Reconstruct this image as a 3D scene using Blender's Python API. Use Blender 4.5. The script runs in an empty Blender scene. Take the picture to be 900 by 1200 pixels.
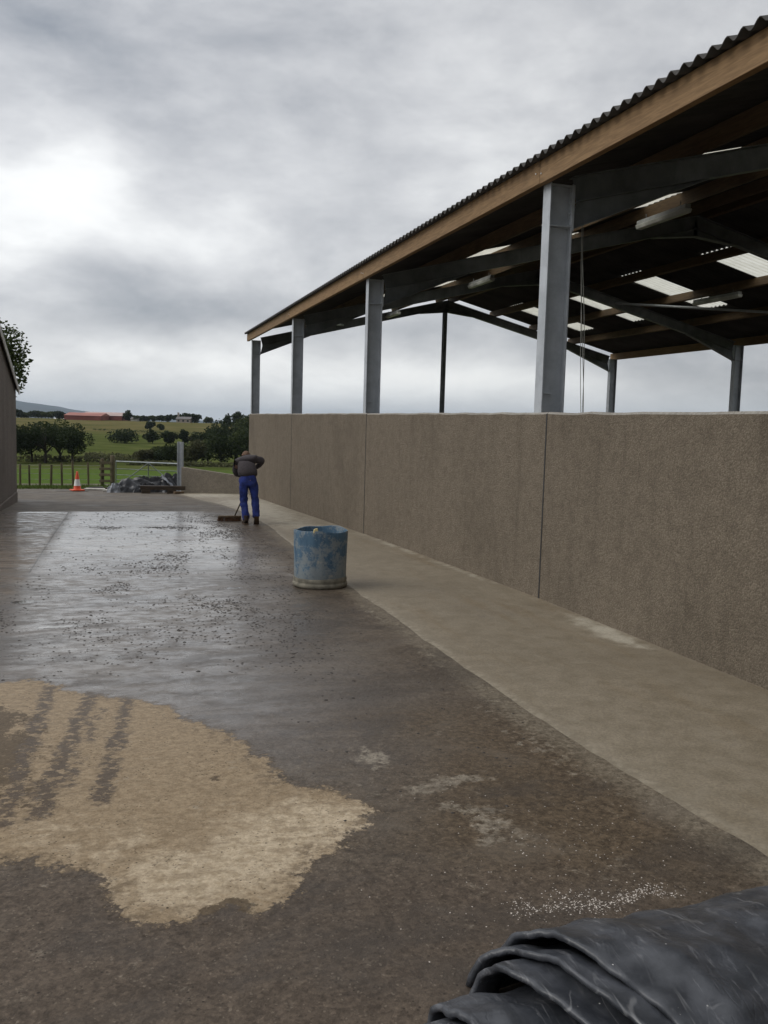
import bpy, bmesh, math, random
import numpy as np
from mathutils import Vector, Matrix, noise as mnoise

# ------------------------------------------------------------------ camera, sky, sun, exposure
sc = bpy.context.scene
COL = sc.collection
CAM_YAW, CAM_PITCH, CAM_ROLL, FPX = .2937, .0993, .028, 1060.0
EYE = Vector((0, 0, 1.70))
fw = Vector((math.sin(CAM_YAW)*math.cos(CAM_PITCH), math.cos(CAM_YAW)*math.cos(CAM_PITCH), -math.sin(CAM_PITCH)))
r0 = Vector((math.cos(CAM_YAW), -math.sin(CAM_YAW), 0)); u0 = r0.cross(fw)
rt = r0*math.cos(CAM_ROLL) + u0*math.sin(CAM_ROLL)
up = -r0*math.sin(CAM_ROLL) + u0*math.cos(CAM_ROLL)
cd = bpy.data.cameras.new("camera"); cam = bpy.data.objects.new("camera", cd); COL.objects.link(cam)
cd.sensor_fit = 'VERTICAL'; cd.sensor_height = 32.0; cd.sensor_width = 24.0
cd.lens = FPX/1200*32.0
cd.clip_start = .05; cd.clip_end = 40000
m = Matrix((rt, up, -fw)).transposed().to_4x4(); m.translation = EYE
cam.matrix_world = m
sc.camera = cam

SUN_EL, SUN_AZ = math.radians(38), math.radians(-80)      # azimuth from +Y, to the left of the view
sc.view_settings.view_transform = 'Standard'; sc.view_settings.look = 'None'
sc.view_settings.exposure = 0.17; sc.view_settings.gamma = 1.0; sc.view_settings.use_curve_mapping = False
sc.cycles.max_bounces = 6; sc.cycles.diffuse_bounces = 3; sc.cycles.glossy_bounces = 3
sc.cycles.transmission_bounces = 4; sc.cycles.transparent_max_bounces = 8; sc.cycles.volume_bounces = 0
sc.cycles.use_denoising = True


class NT:
    """tiny node-tree writer"""
    def __init__(s, tree):
        s.t = tree; s.n = tree.nodes; s.l = tree.links
    def node(s, kind, **kw):
        nd = s.n.new(kind)
        for k, v in kw.items():
            if k.startswith('_'): setattr(nd, k[1:], v)
        return nd
    def put(s, sock, v):
        if isinstance(v, bpy.types.NodeSocket): s.l.new(v, sock)
        elif v is not None:
            if sock.type == 'RGBA' and isinstance(v, (tuple, list)) and len(v) == 3: v = (*v, 1)
            sock.default_value = v
    def math(s, op, a, b=None, c=None, clamp=False):
        nd = s.n.new('ShaderNodeMath'); nd.operation = op; nd.use_clamp = clamp
        s.put(nd.inputs[0], a); s.put(nd.inputs[1], b)
        if c is not None: s.put(nd.inputs[2], c)
        return nd.outputs[0]
    def vmath(s, op, a, b=None):
        nd = s.n.new('ShaderNodeVectorMath'); nd.operation = op
        s.put(nd.inputs[0], a)
        if b is not None: s.put(nd.inputs[1], b)
        return nd.outputs['Value'] if op in ('DOT_PRODUCT', 'LENGTH', 'DISTANCE') else nd.outputs[0]
    def noise(s, vec, scale, detail=4, rough=.55, dist=0, out='Fac'):
        nd = s.n.new('ShaderNodeTexNoise'); s.put(nd.inputs['Vector'], vec)
        nd.inputs['Scale'].default_value = scale; nd.inputs['Detail'].default_value = detail
        nd.inputs['Roughness'].default_value = rough; nd.inputs['Distortion'].default_value = dist
        return nd.outputs[out]
    def voro(s, vec, scale, feature='F1', out='Distance'):
        nd = s.n.new('ShaderNodeTexVoronoi'); nd.feature = feature; s.put(nd.inputs['Vector'], vec)
        nd.inputs['Scale'].default_value = scale
        return nd.outputs[out]
    def ramp(s, fac, stops, interp='LINEAR'):
        nd = s.n.new('ShaderNodeValToRGB'); s.put(nd.inputs[0], fac); cr = nd.color_ramp; cr.interpolation = interp
        while len(cr.elements) < len(stops): cr.elements.new(.5)
        for e, (p, c) in zip(cr.elements, stops):
            e.position = p; e.color = (*c, 1) if len(c) == 3 else c
        return nd.outputs[0]
    def step(s, v, a, b, lo=0., hi=1.):
        nd = s.n.new('ShaderNodeMapRange'); nd.interpolation_type = 'SMOOTHSTEP'
        s.put(nd.inputs[0], v); s.put(nd.inputs[1], a); s.put(nd.inputs[2], b); s.put(nd.inputs[3], lo); s.put(nd.inputs[4], hi)
        return nd.outputs[0]
    def mix(s, f, a, b, mode='MIX'):
        nd = s.n.new('ShaderNodeMix'); nd.data_type = 'RGBA'; nd.blend_type = mode
        s.put(nd.inputs[0], f); s.put(nd.inputs[6], a); s.put(nd.inputs[7], b)
        return nd.outputs[2]
    def mapping(s, vec, scale=(1, 1, 1), rot=(0, 0, 0), loc=(0, 0, 0)):
        nd = s.n.new('ShaderNodeMapping'); s.put(nd.inputs[0], vec)
        nd.inputs[1].default_value = loc; nd.inputs[2].default_value = rot; nd.inputs[3].default_value = scale
        return nd.outputs[0]
    def attr(s, name):
        nd = s.n.new('ShaderNodeAttribute'); nd.attribute_name = name
        return nd.outputs['Fac']
    def obj(s): return s.n.new('ShaderNodeTexCoord').outputs['Object']
    def pos(s): return s.n.new('ShaderNodeNewGeometry').outputs['Position']
    def island(s): return s.n.new('ShaderNodeNewGeometry').outputs['Random Per Island']
    def bump(s, h, strength=.5, dist=.01, normal=None):
        nd = s.n.new('ShaderNodeBump'); nd.inputs['Strength'].default_value = strength
        nd.inputs['Distance'].default_value = dist; s.put(nd.inputs['Height'], h)
        if normal is not None: s.put(nd.inputs['Normal'], normal)
        return nd.outputs[0]
    def sep(s, v):
        nd = s.n.new('ShaderNodeSeparateXYZ'); s.put(nd.inputs[0], v); return nd.outputs
    def comb(s, x, y, z):
        nd = s.n.new('ShaderNodeCombineXYZ'); s.put(nd.inputs[0], x); s.put(nd.inputs[1], y); s.put(nd.inputs[2], z); return nd.outputs[0]


def material(name):
    mt = bpy.data.materials.new(name); mt.use_nodes = True
    T = NT(mt.node_tree); bs = mt.node_tree.nodes['Principled BSDF']
    return mt, T, bs


# ---- sky
W = bpy.data.worlds.new("World"); sc.world = W; W.use_nodes = True
T = NT(W.node_tree)
for n_ in list(T.n): T.n.remove(n_)
out = T.n.new('ShaderNodeOutputWorld'); bgn = T.n.new('ShaderNodeBackground')
dirv = T.vmath('NORMALIZE', T.n.new('ShaderNodeTexCoord').outputs['Generated'])
dx, dy, dz = T.sep(dirv)
zc = T.math('MAXIMUM', dz, 0.0)
den = T.math('ADD', zc, .30)
cp = T.comb(T.math('DIVIDE', dx, den), T.math('DIVIDE', dy, den), 0.0)
n_big = T.noise(T.mapping(dirv, (3.2, 3.2, 6.5), loc=(3.1, 1.7, .4)), 1.0, 5, .55, .4)
n_mid = T.noise(T.mapping(dirv, (6.0, 6.0, 13), loc=(2.3, 9.2, 4.9)), 1.0, 11, .60, .12)
v = T.math('ADD', T.math('MULTIPLY', n_big, .58), T.math('MULTIPLY', n_mid, .50))

def lobe(d, width, amp, stretch=2.2):
    """a broad thin or thick place in the cloud sheet, about direction d"""
    d = Vector(d).normalized()
    side = Vector((d.y, -d.x, 0)).normalized(); upv = side.cross(d)
    a = T.math('MULTIPLY', T.vmath('DOT_PRODUCT', dirv, tuple(side)), 1/(width*stretch))
    b = T.math('MULTIPLY', T.vmath('DOT_PRODUCT', dirv, tuple(upv)), 1/width)
    q = T.math('ADD', T.math('MULTIPLY', a, a), T.math('MULTIPLY', b, b))
    g = T.math('MULTIPLY', T.math('POWER', 2.718, T.math('MULTIPLY', q, -1.0)), amp)
    fr = T.step(T.vmath('DOT_PRODUCT', dirv, tuple(d)), 0, .3)
    return T.math('MULTIPLY', g, fr)
LOBES = [((-.07, .97, .208), .048, .27, 2.4), ((-.01, .975, .245), .030, .18, 1.7), ((.10, .985, .18), .035, .14, 2.2), ((.07, .993, .115), .022, -.16, 5),
         ((.0, .99, .148), .022, -.14, 3.4), ((.05, .998, .060), .024, .20, 7), ((.16, .93, .36), .08, -.08, 2.0), ((-.05, .93, .34), .07, -.10, 2.2),
         ((.34, .88, .33), .09, .11, 1.6), ((.42, .90, .10), .024, -.12, 5), ((.42, .90, .045), .024, .18, 6), ((.25, .95, .15), .03, .06, 3)]
for L_ in LOBES: v = T.math('ADD', v, lobe(*L_))
cloud = T.ramp(v, [(.30, (.30, .325, .365)), (.45, (.475, .49, .52)), (.60, (.69, .70, .718)), (.76, (.95, .96, .96)), (.9, (1.08, 1.08, 1.06))])
hz = T.step(dz, -.01, .06, 1, 0)
cloud = T.mix(T.math('MULTIPLY', hz, .5), cloud, (.72, .80, .86, 1))
zen = T.math('ADD', 1.0, T.math('MULTIPLY', T.step(dz, .42, .85), .75))        # an overcast sky is brighter overhead
zen = T.math('MULTIPLY', zen, T.math('SUBTRACT', 1.02, T.math('ADD', T.math('MULTIPLY', T.step(dx, -.2, .9), .26), T.math('MULTIPLY', T.step(dy, .25, -.6), .42))))      # sky dims to the right; unseen sky behind is darkened to shade camera-facing steel
sky = T.n.new('ShaderNodeTexSky'); sky.sky_type = 'NISHITA'; sky.sun_disc = False
sky.sun_elevation = SUN_EL; sky.sun_rotation = SUN_AZ
bg2 = T.n.new('ShaderNodeBackground'); T.put(bg2.inputs[0], sky.outputs[0]); bg2.inputs[1].default_value = .08
T.put(bgn.inputs[0], cloud); T.put(bgn.inputs[1], zen)
mx = T.n.new('ShaderNodeMixShader'); mx.inputs[0].default_value = .90
T.l.new(bg2.outputs[0], mx.inputs[1]); T.l.new(bgn.outputs[0], mx.inputs[2]); T.l.new(mx.outputs[0], out.inputs[0])

sl = bpy.data.lights.new("sun", 'SUN'); sl.energy = 1.1; sl.angle = math.radians(40); sl.color = (1, .965, .91)
so = bpy.data.objects.new("sun", sl); COL.objects.link(so)
sd = Vector((math.sin(SUN_AZ)*math.cos(SUN_EL), math.cos(SUN_AZ)*math.cos(SUN_EL), math.sin(SUN_EL)))
so.rotation_euler = sd.to_track_quat('Z', 'Y').to_euler(); so.location = (0, 0, 60)

# ------------------------------------------------------------------ helpers
def tag(o, label=None, cat=None, group=None, kind=None):
    if label: o['label'] = label
    if cat: o['category'] = cat
    if group: o['group'] = group
    if kind: o['kind'] = kind
    return o

def thing(name, label, cat, loc=(0, 0, 0), rz=0, group=None):
    o = bpy.data.objects.new(name, None); COL.objects.link(o); o.location = loc; o.rotation_euler = (0, 0, rz)
    o.empty_display_size = .2
    return tag(o, label, cat, group)

def copy_tree(o, parent=None):
    c = o.copy(); COL.objects.link(c)
    if parent: c.parent = parent
    for ch in list(o.children): copy_tree(ch, c)
    return c

class MB:
    def __init__(s): s.v = []; s.f = []; s.smooth = False
    def add(s, vs, fs):
        b = len(s.v); s.v += [tuple(p) for p in vs]; s.f += [tuple(i+b for i in f) for f in fs]; return s
    def hexa(s, c):
        return s.add(c, [(0, 3, 2, 1), (4, 5, 6, 7), (0, 1, 5, 4), (1, 2, 6, 5), (2, 3, 7, 6), (3, 0, 4, 7)])
    def box(s, x0, x1, y0, y1, z0, z1):
        return s.hexa([(x0, y0, z0), (x1, y0, z0), (x1, y1, z0), (x0, y1, z0), (x0, y0, z1), (x1, y0, z1), (x1, y1, z1), (x0, y1, z1)])
    def beam(s, p0, p1, w, h, hint=(0, 0, 1), w2=None, h2=None):
        p0, p1 = Vector(p0), Vector(p1); d = (p1-p0).normalized(); hint = Vector(hint)
        sx = d.cross(hint)
        if sx.length < 1e-4: sx = d.cross(Vector((1, 0, 0)))
        sx.normalize(); sz = sx.cross(d).normalized()
        w2 = w if w2 is None else w2; h2 = h if h2 is None else h2
        c = []
        for p, a, b in ((p0, w, h), (p1, w2, h2)):
            c += [p-sx*a/2-sz*b/2, p+sx*a/2-sz*b/2, p+sx*a/2+sz*b/2, p-sx*a/2+sz*b/2]
        return s.hexa(c)
    def ibeam(s, p0, p1, depth, width, tf, tw, hint):
        """I-section; hint = direction across the depth"""
        p0, p1 = Vector(p0), Vector(p1); d = (p1-p0).normalized(); h = Vector(hint); h = (h-d*h.dot(d)).normalized()
        o = h*(depth-tf)/2
        s.beam(p0+o, p1+o, width, tf, h); s.beam(p0-o, p1-o, width, tf, h)
        s.beam(p0, p1, tw, depth-2*tf, h); return s
    def tube(s, pts, r, n=8, cap=True):
        pts = [Vector(p) for p in pts]; rs = r if isinstance(r, (list, tuple)) else [r]*len(pts)
        rings = []
        ref = None
        for i, p in enumerate(pts):
            d = (pts[min(i+1, len(pts)-1)]-pts[max(i-1, 0)]).normalized()
            if ref is None:
                ref = d.cross(Vector((0, 0, 1)))
                if ref.length < 1e-3: ref = d.cross(Vector((1, 0, 0)))
            ref = (ref-d*ref.dot(d)).normalized(); b = d.cross(ref)
            rings.append([p+(ref*math.cos(2*math.pi*k/n)+b*math.sin(2*math.pi*k/n))*rs[i] for k in range(n)])
        fs = []
        for i in range(len(pts)-1):
            for k in range(n): fs.append((i*n+k, i*n+(k+1) % n, (i+1)*n+(k+1) % n, (i+1)*n+k))
        if cap: fs.append(tuple(range(n))[::-1]); fs.append(tuple((len(pts)-1)*n+k for k in range(n)))
        return s.add([p for ring in rings for p in ring], fs)
    def lathe(s, prof, n=48, c=(0, 0, 0), closed=False):
        c = Vector(c); vs = []; fs = []
        for r, z in prof:
            for k in range(n): vs.append(c+Vector((r*math.cos(2*math.pi*k/n), r*math.sin(2*math.pi*k/n), z)))
        m_ = len(prof)
        for i in range(m_ if closed else m_-1):
            j = (i+1) % m_
            for k in range(n): fs.append((i*n+k, i*n+(k+1) % n, j*n+(k+1) % n, j*n+k))
        return s.add(vs, fs)
    def grid(s, pts):
        """pts[row][col]"""
        nr, nc = len(pts), len(pts[0])
        return s.add([p for r in pts for p in r], [(i*nc+j, i*nc+j+1, (i+1)*nc+j+1, (i+1)*nc+j) for i in range(nr-1) for j in range(nc-1)])
    def build(s, name, mat, parent=None, smooth=False, bevel=0, bseg=2, auto=None):
        me = bpy.data.meshes.new(name); me.from_pydata([tuple(p) for p in s.v], [], s.f); me.update()
        o = bpy.data.objects.new(name, me); COL.objects.link(o)
        for mt in (mat if isinstance(mat, (list, tuple)) else [mat]): me.materials.append(mt)
        if smooth:
            me.polygons.foreach_set('use_smooth', [True]*len(me.polygons))
            if auto: me.set_sharp_from_angle(angle=math.radians(auto))
        if bevel:
            md = o.modifiers.new('bevel', 'BEVEL'); md.width = bevel; md.segments = bseg; md.limit_method = 'ANGLE'; md.angle_limit = math.radians(40)
        if parent: o.parent = parent
        return o

def solidify(o, t, off=-1):
    md = o.modifiers.new('thick', 'SOLIDIFY'); md.thickness = t; md.offset = off; return o

def fbm(x, y, z=0., sc_=1., o=4):
    return mnoise.fractal(Vector((x*sc_, y*sc_, z)), 1.0, 2.0, o)

def lerp(a, b, t): return a+(b-a)*t

# ground levels: the yard falls away from the camera
YK = [-60, -10, 0, 4.8, 8.2, 11.7, 14.9, 18, 21.7, 26.2, 29, 33, 37]
ZK = [.10, .03, 0, -.035, -.076, -.169, -.264, -.38, -.51, -.674, -.76, -.93, -1.15]
def gz(y): return float(np.interp(y, YK, ZK))
RK = [0, 30, 33, 35.5, 37, 42, 60, 90, 130, 180, 230, 330, 420, 470, 500, 620, 900, 2000, 4500, 12500]
TZ = [-.6, -1.1, -1.14, -1.1, -1.16, -1.5, -2.5, -4.1, -5.35, -5.9, -5.9, -4.6, -2.2, -1.25, -1.6, -8, -22, -34, -42, -46]
def tz(x, y):
    r = math.hypot(x, y)
    if y < 0: return min(-.35, -.35-.004*r)
    z = float(np.interp(r, RK, TZ))
    a = math.atan2(x, y)
    if r > 60:
        k = min(1, (r-60)/120)
        z += k*(.45*fbm(x, y, 3.3, 1/55)+.5*fbm(x, y, 8.8, 1/170)) if r < 700 else 0
    if r > 5000:      # the far range sinks to the right
        e = math.exp(-((r-9000)/1700)**2)
        z += e*max(0, 190*(1/(1+math.exp((a+.048)/.034))))*(1+.25*fbm(a*9, 0, 1.2, 3.0))
    return z

# ------------------------------------------------------------------ materials
def wood(name, c1, c2, rough=.75, sc_=(1.2, 14, 14), wet=0):
    mt, T, b = material(name)
    p = T.mapping(T.obj(), sc_)
    g = T.noise(p, 2.2, 6, .6, 1.2); k = T.noise(T.obj(), 1.1, 3)
    col = T.mix(T.step(g, .35, .68), c1, c2); col = T.mix(T.math('MULTIPLY', T.step(k, .55, .75), .5), col, tuple(q*.5 for q in c1))
    oi = T.n.new('ShaderNodeObjectInfo').outputs['Random']; tone = T.math('ADD', .85, T.math('MULTIPLY', oi, .3)); col = T.vmath('MULTIPLY', col, T.comb(tone, tone, tone))
    T.put(b.inputs['Base Color'], col); b.inputs['Roughness'].default_value = rough
    T.put(b.inputs['Normal'], T.bump(g, .25, .004)); return mt
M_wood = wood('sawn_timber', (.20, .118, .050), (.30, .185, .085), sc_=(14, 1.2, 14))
M_purlin = wood('shaded_timber', (.105, .066, .034), (.165, .108, .056), sc_=(14, 1.2, 14))  # darker copy of the timber, under-roof shade put into its colour
M_oldwood = wood('weathered_timber', (.10, .065, .035), (.19, .13, .075), sc_=(10, 10, 2))
M_post = wood('fence_timber', (.075, .058, .032), (.135, .104, .058), sc_=(12, 12, 1.5))
M_darkwood = wood('wet_dark_timber', (.035, .025, .016), (.075, .052, .032), .5)

def steel(name, c=(.50, .53, .56), dark=(.36, .385, .41), metal=.08, rough=.45):
    mt, T, b = material(name)
    n1 = T.noise(T.obj(), 3.5, 6, .65); n2 = T.voro(T.obj(), 60); n3 = T.noise(T.mapping(T.obj(), (9, 9, .5)), 2, 4)
    col = T.mix(T.step(n1, .35, .7), c, dark); col = T.mix(T.math('MULTIPLY', T.step(n3, .5, .75), .5), col, dark)
    col = T.mix(T.math('MULTIPLY', n2, .25), col, c)
    T.put(b.inputs['Base Color'], col); b.inputs['Metallic'].default_value = metal
    T.put(b.inputs['Roughness'], T.math('ADD', rough-.1, T.math('MULTIPLY', n1, .25))); return mt
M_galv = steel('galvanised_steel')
M_galvdark = steel('shaded_galvanised_steel', (.20, .215, .22), (.12, .13, .135))  # darker steel copy for rafters and gable post, roof-space shade in its colour
M_gate = steel('gate_steel', (.24, .26, .27), (.13, .14, .14), .4, .5)

mt, T, b = material('fibre_cement'); M_roof = mt
n1 = T.noise(T.obj(), 1.7, 6); n2 = T.noise(T.mapping(T.obj(), (1, 12, 1)), 3, 3)
T.put(b.inputs['Base Color'], T.mix(T.step(n1, .3, .7), (.045, .042, .038), (.075, .071, .066)))
b.inputs['Roughness'].default_value = .85
mt, T, b = material('translucent_sheet'); M_lite = mt
n1 = T.noise(T.obj(), 3, 5)
tr = T.n.new('ShaderNodeBsdfTranslucent'); T.put(tr.inputs[0], T.mix(T.step(n1, .3, .7), (.86, .84, .74), (.72, .70, .60)))
tp = T.n.new('ShaderNodeBsdfTransparent'); tp.inputs[0].default_value = (.9, .9, .84, 1)
mxs = T.n.new('ShaderNodeMixShader'); mxs.inputs[0].default_value = .35
T.l.new(tr.outputs[0], mxs.inputs[1]); T.l.new(tp.outputs[0], mxs.inputs[2])
T.l.new(mxs.outputs[0], mt.node_tree.nodes['Material Output'].inputs[0])

def roughcast(name, c1, c2, c3, grain=75, streak=0.0):
    mt, T, b = material(name)
    o = T.obj()
    g = T.sep(T.voro(o, grain, out='Color'))[0]; gb = T.voro(o, grain); g2 = T.noise(o, grain*1.3, 3, .75); big = T.noise(o, .8, 5, .6); mid = T.noise(o, 7, 5, .65)
    gr = T.math('ADD', T.math('MULTIPLY', g, .6), T.math('MULTIPLY', T.step(g2, .3, .7), .4))
    col = T.mix(gr, tuple(q*.80 for q in c1), tuple(q*.98 for q in c2))
    col = T.mix(T.math('MULTIPLY', T.step(mid, .42, .72), .45), col, c3)
    st = T.noise(T.mapping(o, (2.2, 2.2, .10)), 2.5, 5, .6)
    dark = T.math('MULTIPLY', T.math('ADD', T.math('MULTIPLY', T.step(big, .45, .75), .30), T.math('MULTIPLY', T.step(st, .5, .8), streak)), 1.0, clamp=True)
    col = T.mix(dark, col, tuple(q*.45 for q in c1))
    oi = T.n.new('ShaderNodeObjectInfo').outputs['Random']; tone = T.math('ADD', .92, T.math('MULTIPLY', oi, .16)); col = T.vmath('MULTIPLY', col, T.comb(tone, tone, tone))
    T.put(b.inputs['Base Color'], col); b.inputs['Roughness'].default_value = .92; b.inputs['Specular IOR Level'].default_value = .2
    h = T.math('ADD', T.math('ADD', T.math('MULTIPLY', g, .6), T.math('MULTIPLY', gb, -.5)), T.math('MULTIPLY', g2, .9))
    T.put(b.inputs['Normal'], T.bump(h, .85, .011)); return mt
M_wall = roughcast('roughcast_concrete', (.155, .126, .092), (.268, .225, .172), (.12, .098, .073), 72, .30)
M_shed = roughcast('weathered_roughcast', (.16, .135, .115), (.25, .215, .185), (.12, .10, .085), 60, .6)
M_lowwall = roughcast('low_wall_concrete', (.20, .175, .14), (.30, .265, .215), (.16, .14, .11), 50, .2)
M_walltop = roughcast('wall_arris_concrete', (.33, .31, .27), (.48, .45, .40), (.26, .24, .2), 60, 0)

def plain(name, c, rough=.6, metal=0, var=.25, sc_=4):
    mt, T, b = material(name)
    n1 = T.noise(T.obj(), sc_, 5)
    T.put(b.inputs['Base Color'], T.mix(T.step(n1, .3, .7), tuple(q*(1-var) for q in c), tuple(min(1, q*(1+var)) for q in c)))
    b.inputs['Roughness'].default_value = rough; b.inputs['Metallic'].default_value = metal; return mt

def foliage(name, c_dark, c_light, c_alt):
    mt, T, b = material(name)
    r = T.island(); n1 = T.noise(T.pos(), .55, 3)
    col = T.mix(r, c_dark, c_light); col = T.mix(T.step(n1, .4, .66), col, c_alt)
    T.put(b.inputs['Base Color'], col); b.inputs['Roughness'].default_value = .75; b.inputs['Specular IOR Level'].default_value = .15
    tr = T.n.new('ShaderNodeBsdfTranslucent'); T.put(tr.inputs[0], col)
    ms = T.n.new('ShaderNodeMixShader'); ms.inputs[0].default_value = .22
    T.l.new(b.outputs[0], ms.inputs[1]); T.l.new(tr.outputs[0], ms.inputs[2])
    T.l.new(ms.outputs[0], mt.node_tree.nodes['Material Output'].inputs[0]); return mt
M_leafA = foliage('dark_leaf', (.016, .028, .010), (.046, .064, .022), (.030, .042, .015))
M_leafB = foliage('mid_leaf', (.035, .050, .016), (.085, .105, .036), (.060, .078, .026))
M_leafC = foliage('olive_leaf', (.060, .066, .028), (.125, .125, .055), (.09, .09, .045))
M_bark = plain('bark', (.055, .045, .036), .9, 0, .4, 8)

# ---- yard concrete
mt, T, b = material('yard_concrete'); M_yard = mt
P = T.obj(); px_, py_, pz_ = T.sep(P)
fine = T.noise(P, 190, 3, .7); grit = T.voro(P, 95); mid = T.noise(P, 9, 6, .62); mid2 = T.noise(T.mapping(P, (1, 1, 1), loc=(9, 3, 0)), 2.2, 6, .6)
big = T.noise(P, .55, 4, .5); streak = T.noise(T.mapping(P, (.55, 3.0, 1)), 1.5, 5, .6, .6)
edge = T.math('ADD', T.math('MULTIPLY', T.math('SUBTRACT', T.noise(P, 22, 5, .7), .5), .15), T.math('MULTIPLY', T.math('SUBTRACT', T.noise(P, 5, 4, .6), .5), .16))
# base wet brown concrete
g1 = T.sep(T.voro(P, 75, out='Color'))[0]; g2 = T.sep(T.voro(P, 150, out='Color'))[1]; g3 = T.sep(T.voro(P, 30, out='Color'))[2]
clot = T.noise(P, 26, 6, .72); swirl = T.noise(P, 3.4, 8, .66, 1.1)
col = T.mix(T.step(clot, .34, .66), (.076, .058, .041), (.122, .095, .069))
col = T.mix(T.math('MULTIPLY', T.step(swirl, .46, .66), .65), col, (.058, .046, .036))
col = T.mix(T.math('MULTIPLY', T.step(T.noise(P, 1.3, 7, .65), .5, .68), .45), col, (.175, .145, .112))
rough = T.math('ADD', .36, T.math('MULTIPLY', T.step(mid, .3, .75), .25))
def over(mask, c, r):
    global col, rough
    col = T.mix(mask, col, c)
    if r is not None:
        nd = T.n.new('ShaderNodeMix'); nd.data_type = 'FLOAT'; T.put(nd.inputs[0], mask); T.put(nd.inputs[2], rough); T.put(nd.inputs[3], r); rough = nd.outputs[0]
# smooth floated slab bay: sheen of standing wet
slab = T.math('MULTIPLY', T.step(T.math('ADD', T.attr('slab'), T.math('ADD', edge, T.math('MULTIPLY', T.math('SUBTRACT', swirl, .5), .5))), -.10, .22), .92)
slabc = T.mix(T.step(streak, .35, .65), (.22, .20, .178), (.34, .312, .285)); slabc = T.mix(T.math('MULTIPLY', T.step(mid2, .5, .66), .6), slabc, (.13, .100, .072)); slabc = T.mix(T.math('MULTIPLY', T.step(T.noise(T.mapping(P, (.5, 4.5, 1), loc=(2, 6, 0)), 1.0, 5, .65), .56, .66), .7), slabc, (.075, .058, .045)); slabc = T.mix(T.math('MULTIPLY', T.step(T.math('ADD', T.attr('brownpatch'), edge), .35, .6), .7), slabc, (.105, .066, .040))
over(slab, slabc, T.math('ADD', .20, T.math('MULTIPLY', T.step(streak, .35, .7), .18)))
# wet sheen in front of the slab, fading
sheen = T.step(T.math('ADD', T.attr('sheen'), T.math('MULTIPLY', edge, 3.0)), -.5, .9)
shc = T.mix(T.step(streak, .35, .65), (.085, .071, .059), (.155, .134, .116))
over(sheen, shc, T.math('ADD', .24, T.math('MULTIPLY', T.step(swirl, .38, .65), .28)))
# far rough brown concrete
far = T.math('MULTIPLY', T.step(T.math('ADD', py_, T.math('MULTIPLY', edge, 1.0)), 21.35, 21.5), 1.0)
over(far, T.mix(T.step(mid2, .35, .65), (.088, .072, .055), (.150, .126, .098)), .6)
lefty = T.step(T.math('ADD', T.attr('left'), edge), -.03, .05)
over(lefty, T.mix(T.step(streak, .35, .65), (.092, .066, .044), (.155, .118, .084)), T.math('ADD', .22, T.math('MULTIPLY', T.step(mid2, .35, .65), .3)))
# rusty brown and dull corner areas
rust = T.step(T.math('ADD', T.attr('rust'), T.math('MULTIPLY', edge, 2.0)), .1, .9)
over(T.math('MULTIPLY', rust, .85), T.mix(T.step(clot, .34, .64), (.062, .044, .027), (.122, .088, .055)), .6)
dull = T.step(T.math('ADD', T.attr('dull'), T.math('MULTIPLY', edge, 2.0)), .1, .9)
over(T.math('MULTIPLY', dull, .9), T.mix(T.step(T.math('ADD', T.math('MULTIPLY', clot, .6), T.math('MULTIPLY', swirl, .4)), .36, .62), (.066, .050, .037), (.116, .089, .066)), .62)
# the dry patch
wob = T.math('ADD', T.math('MULTIPLY', T.math('SUBTRACT', T.noise(P, 42, 6, .75), .5), .20), T.math('MULTIPLY', T.math('SUBTRACT', T.noise(P, 7, 6, .68), .5), .30))
dsd = T.math('ADD', T.attr('dry'), wob)
dry = T.step(dsd, -.012, T.step(mid2, .35, .65, .008, .03))
damp = T.step(dsd, -.07, .02)
over(T.math('MULTIPLY', damp, .7), T.mix(T.step(clot, .35, .65), (.055, .040, .027), (.11, .083, .058)), .8)
dc = T.mix(T.step(clot, .30, .68), (.225, .165, .102), (.335, .258, .168))
dc = T.mix(T.math('MULTIPLY', T.step(T.math('ADD', T.attr('drylight'), T.math('MULTIPLY', T.math('SUBTRACT', swirl, .5), 2.2)), .25, .9), .8), dc, T.mix(T.step(clot, .32, .62), (.36, .285, .19), (.54, .445, .32)))
dc = T.mix(T.math('MULTIPLY', T.step(T.noise(T.mapping(P, (2.0, 7, 1)), 2.5, 6, .65), .5, .64), .55), dc, (.235, .178, .115))
dc = T.mix(T.math('MULTIPLY', T.step(T.noise(P, 60, 3, .7), .58, .68), .5), dc, (.17, .125, .08))
dc = T.mix(T.math('MULTIPLY', T.step(dsd, .015, .17, 1, 0), T.math('MULTIPLY', T.step(T.noise(P, 17, 6, .7), .49, .60), .7)), dc, (.135, .100, .066))
spots = T.step(T.math('ADD', T.attr('dryspot'), T.math('MULTIPLY', wob, 6)), .45, .60)
dc = T.mix(T.math('MULTIPLY', spots, .85), dc, (.085, .062, .040))
over(dry, dc, .85)
tyre = T.math('MULTIPLY', T.step(T.math('ADD', T.attr('tyre'), T.math('MULTIPLY', edge, .8)), -.012, .03), T.step(T.math('ADD', T.noise(T.mapping(P, (17, 20, 1), rot=(0, 0, .35)), 1.0, 5, .7), T.math('MULTIPLY', T.attr('tyre'), 1.0)), .46, .53, .1, 1.0))
over(T.math('MULTIPLY', tyre, .92), (.082, .060, .042), .6)
# light cement stains
stain = T.step(T.math('ADD', T.attr('stain'), T.math('ADD', T.math('MULTIPLY', edge, 4.0), T.math('ADD', T.math('MULTIPLY', T.math('SUBTRACT', mid, .5), 2.4), T.math('MULTIPLY', T.math('SUBTRACT', clot, .5), 2.6)))), .40, 1.1)
over(T.math('MULTIPLY', stain, .7), (.30, .262, .205), .7)
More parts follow.
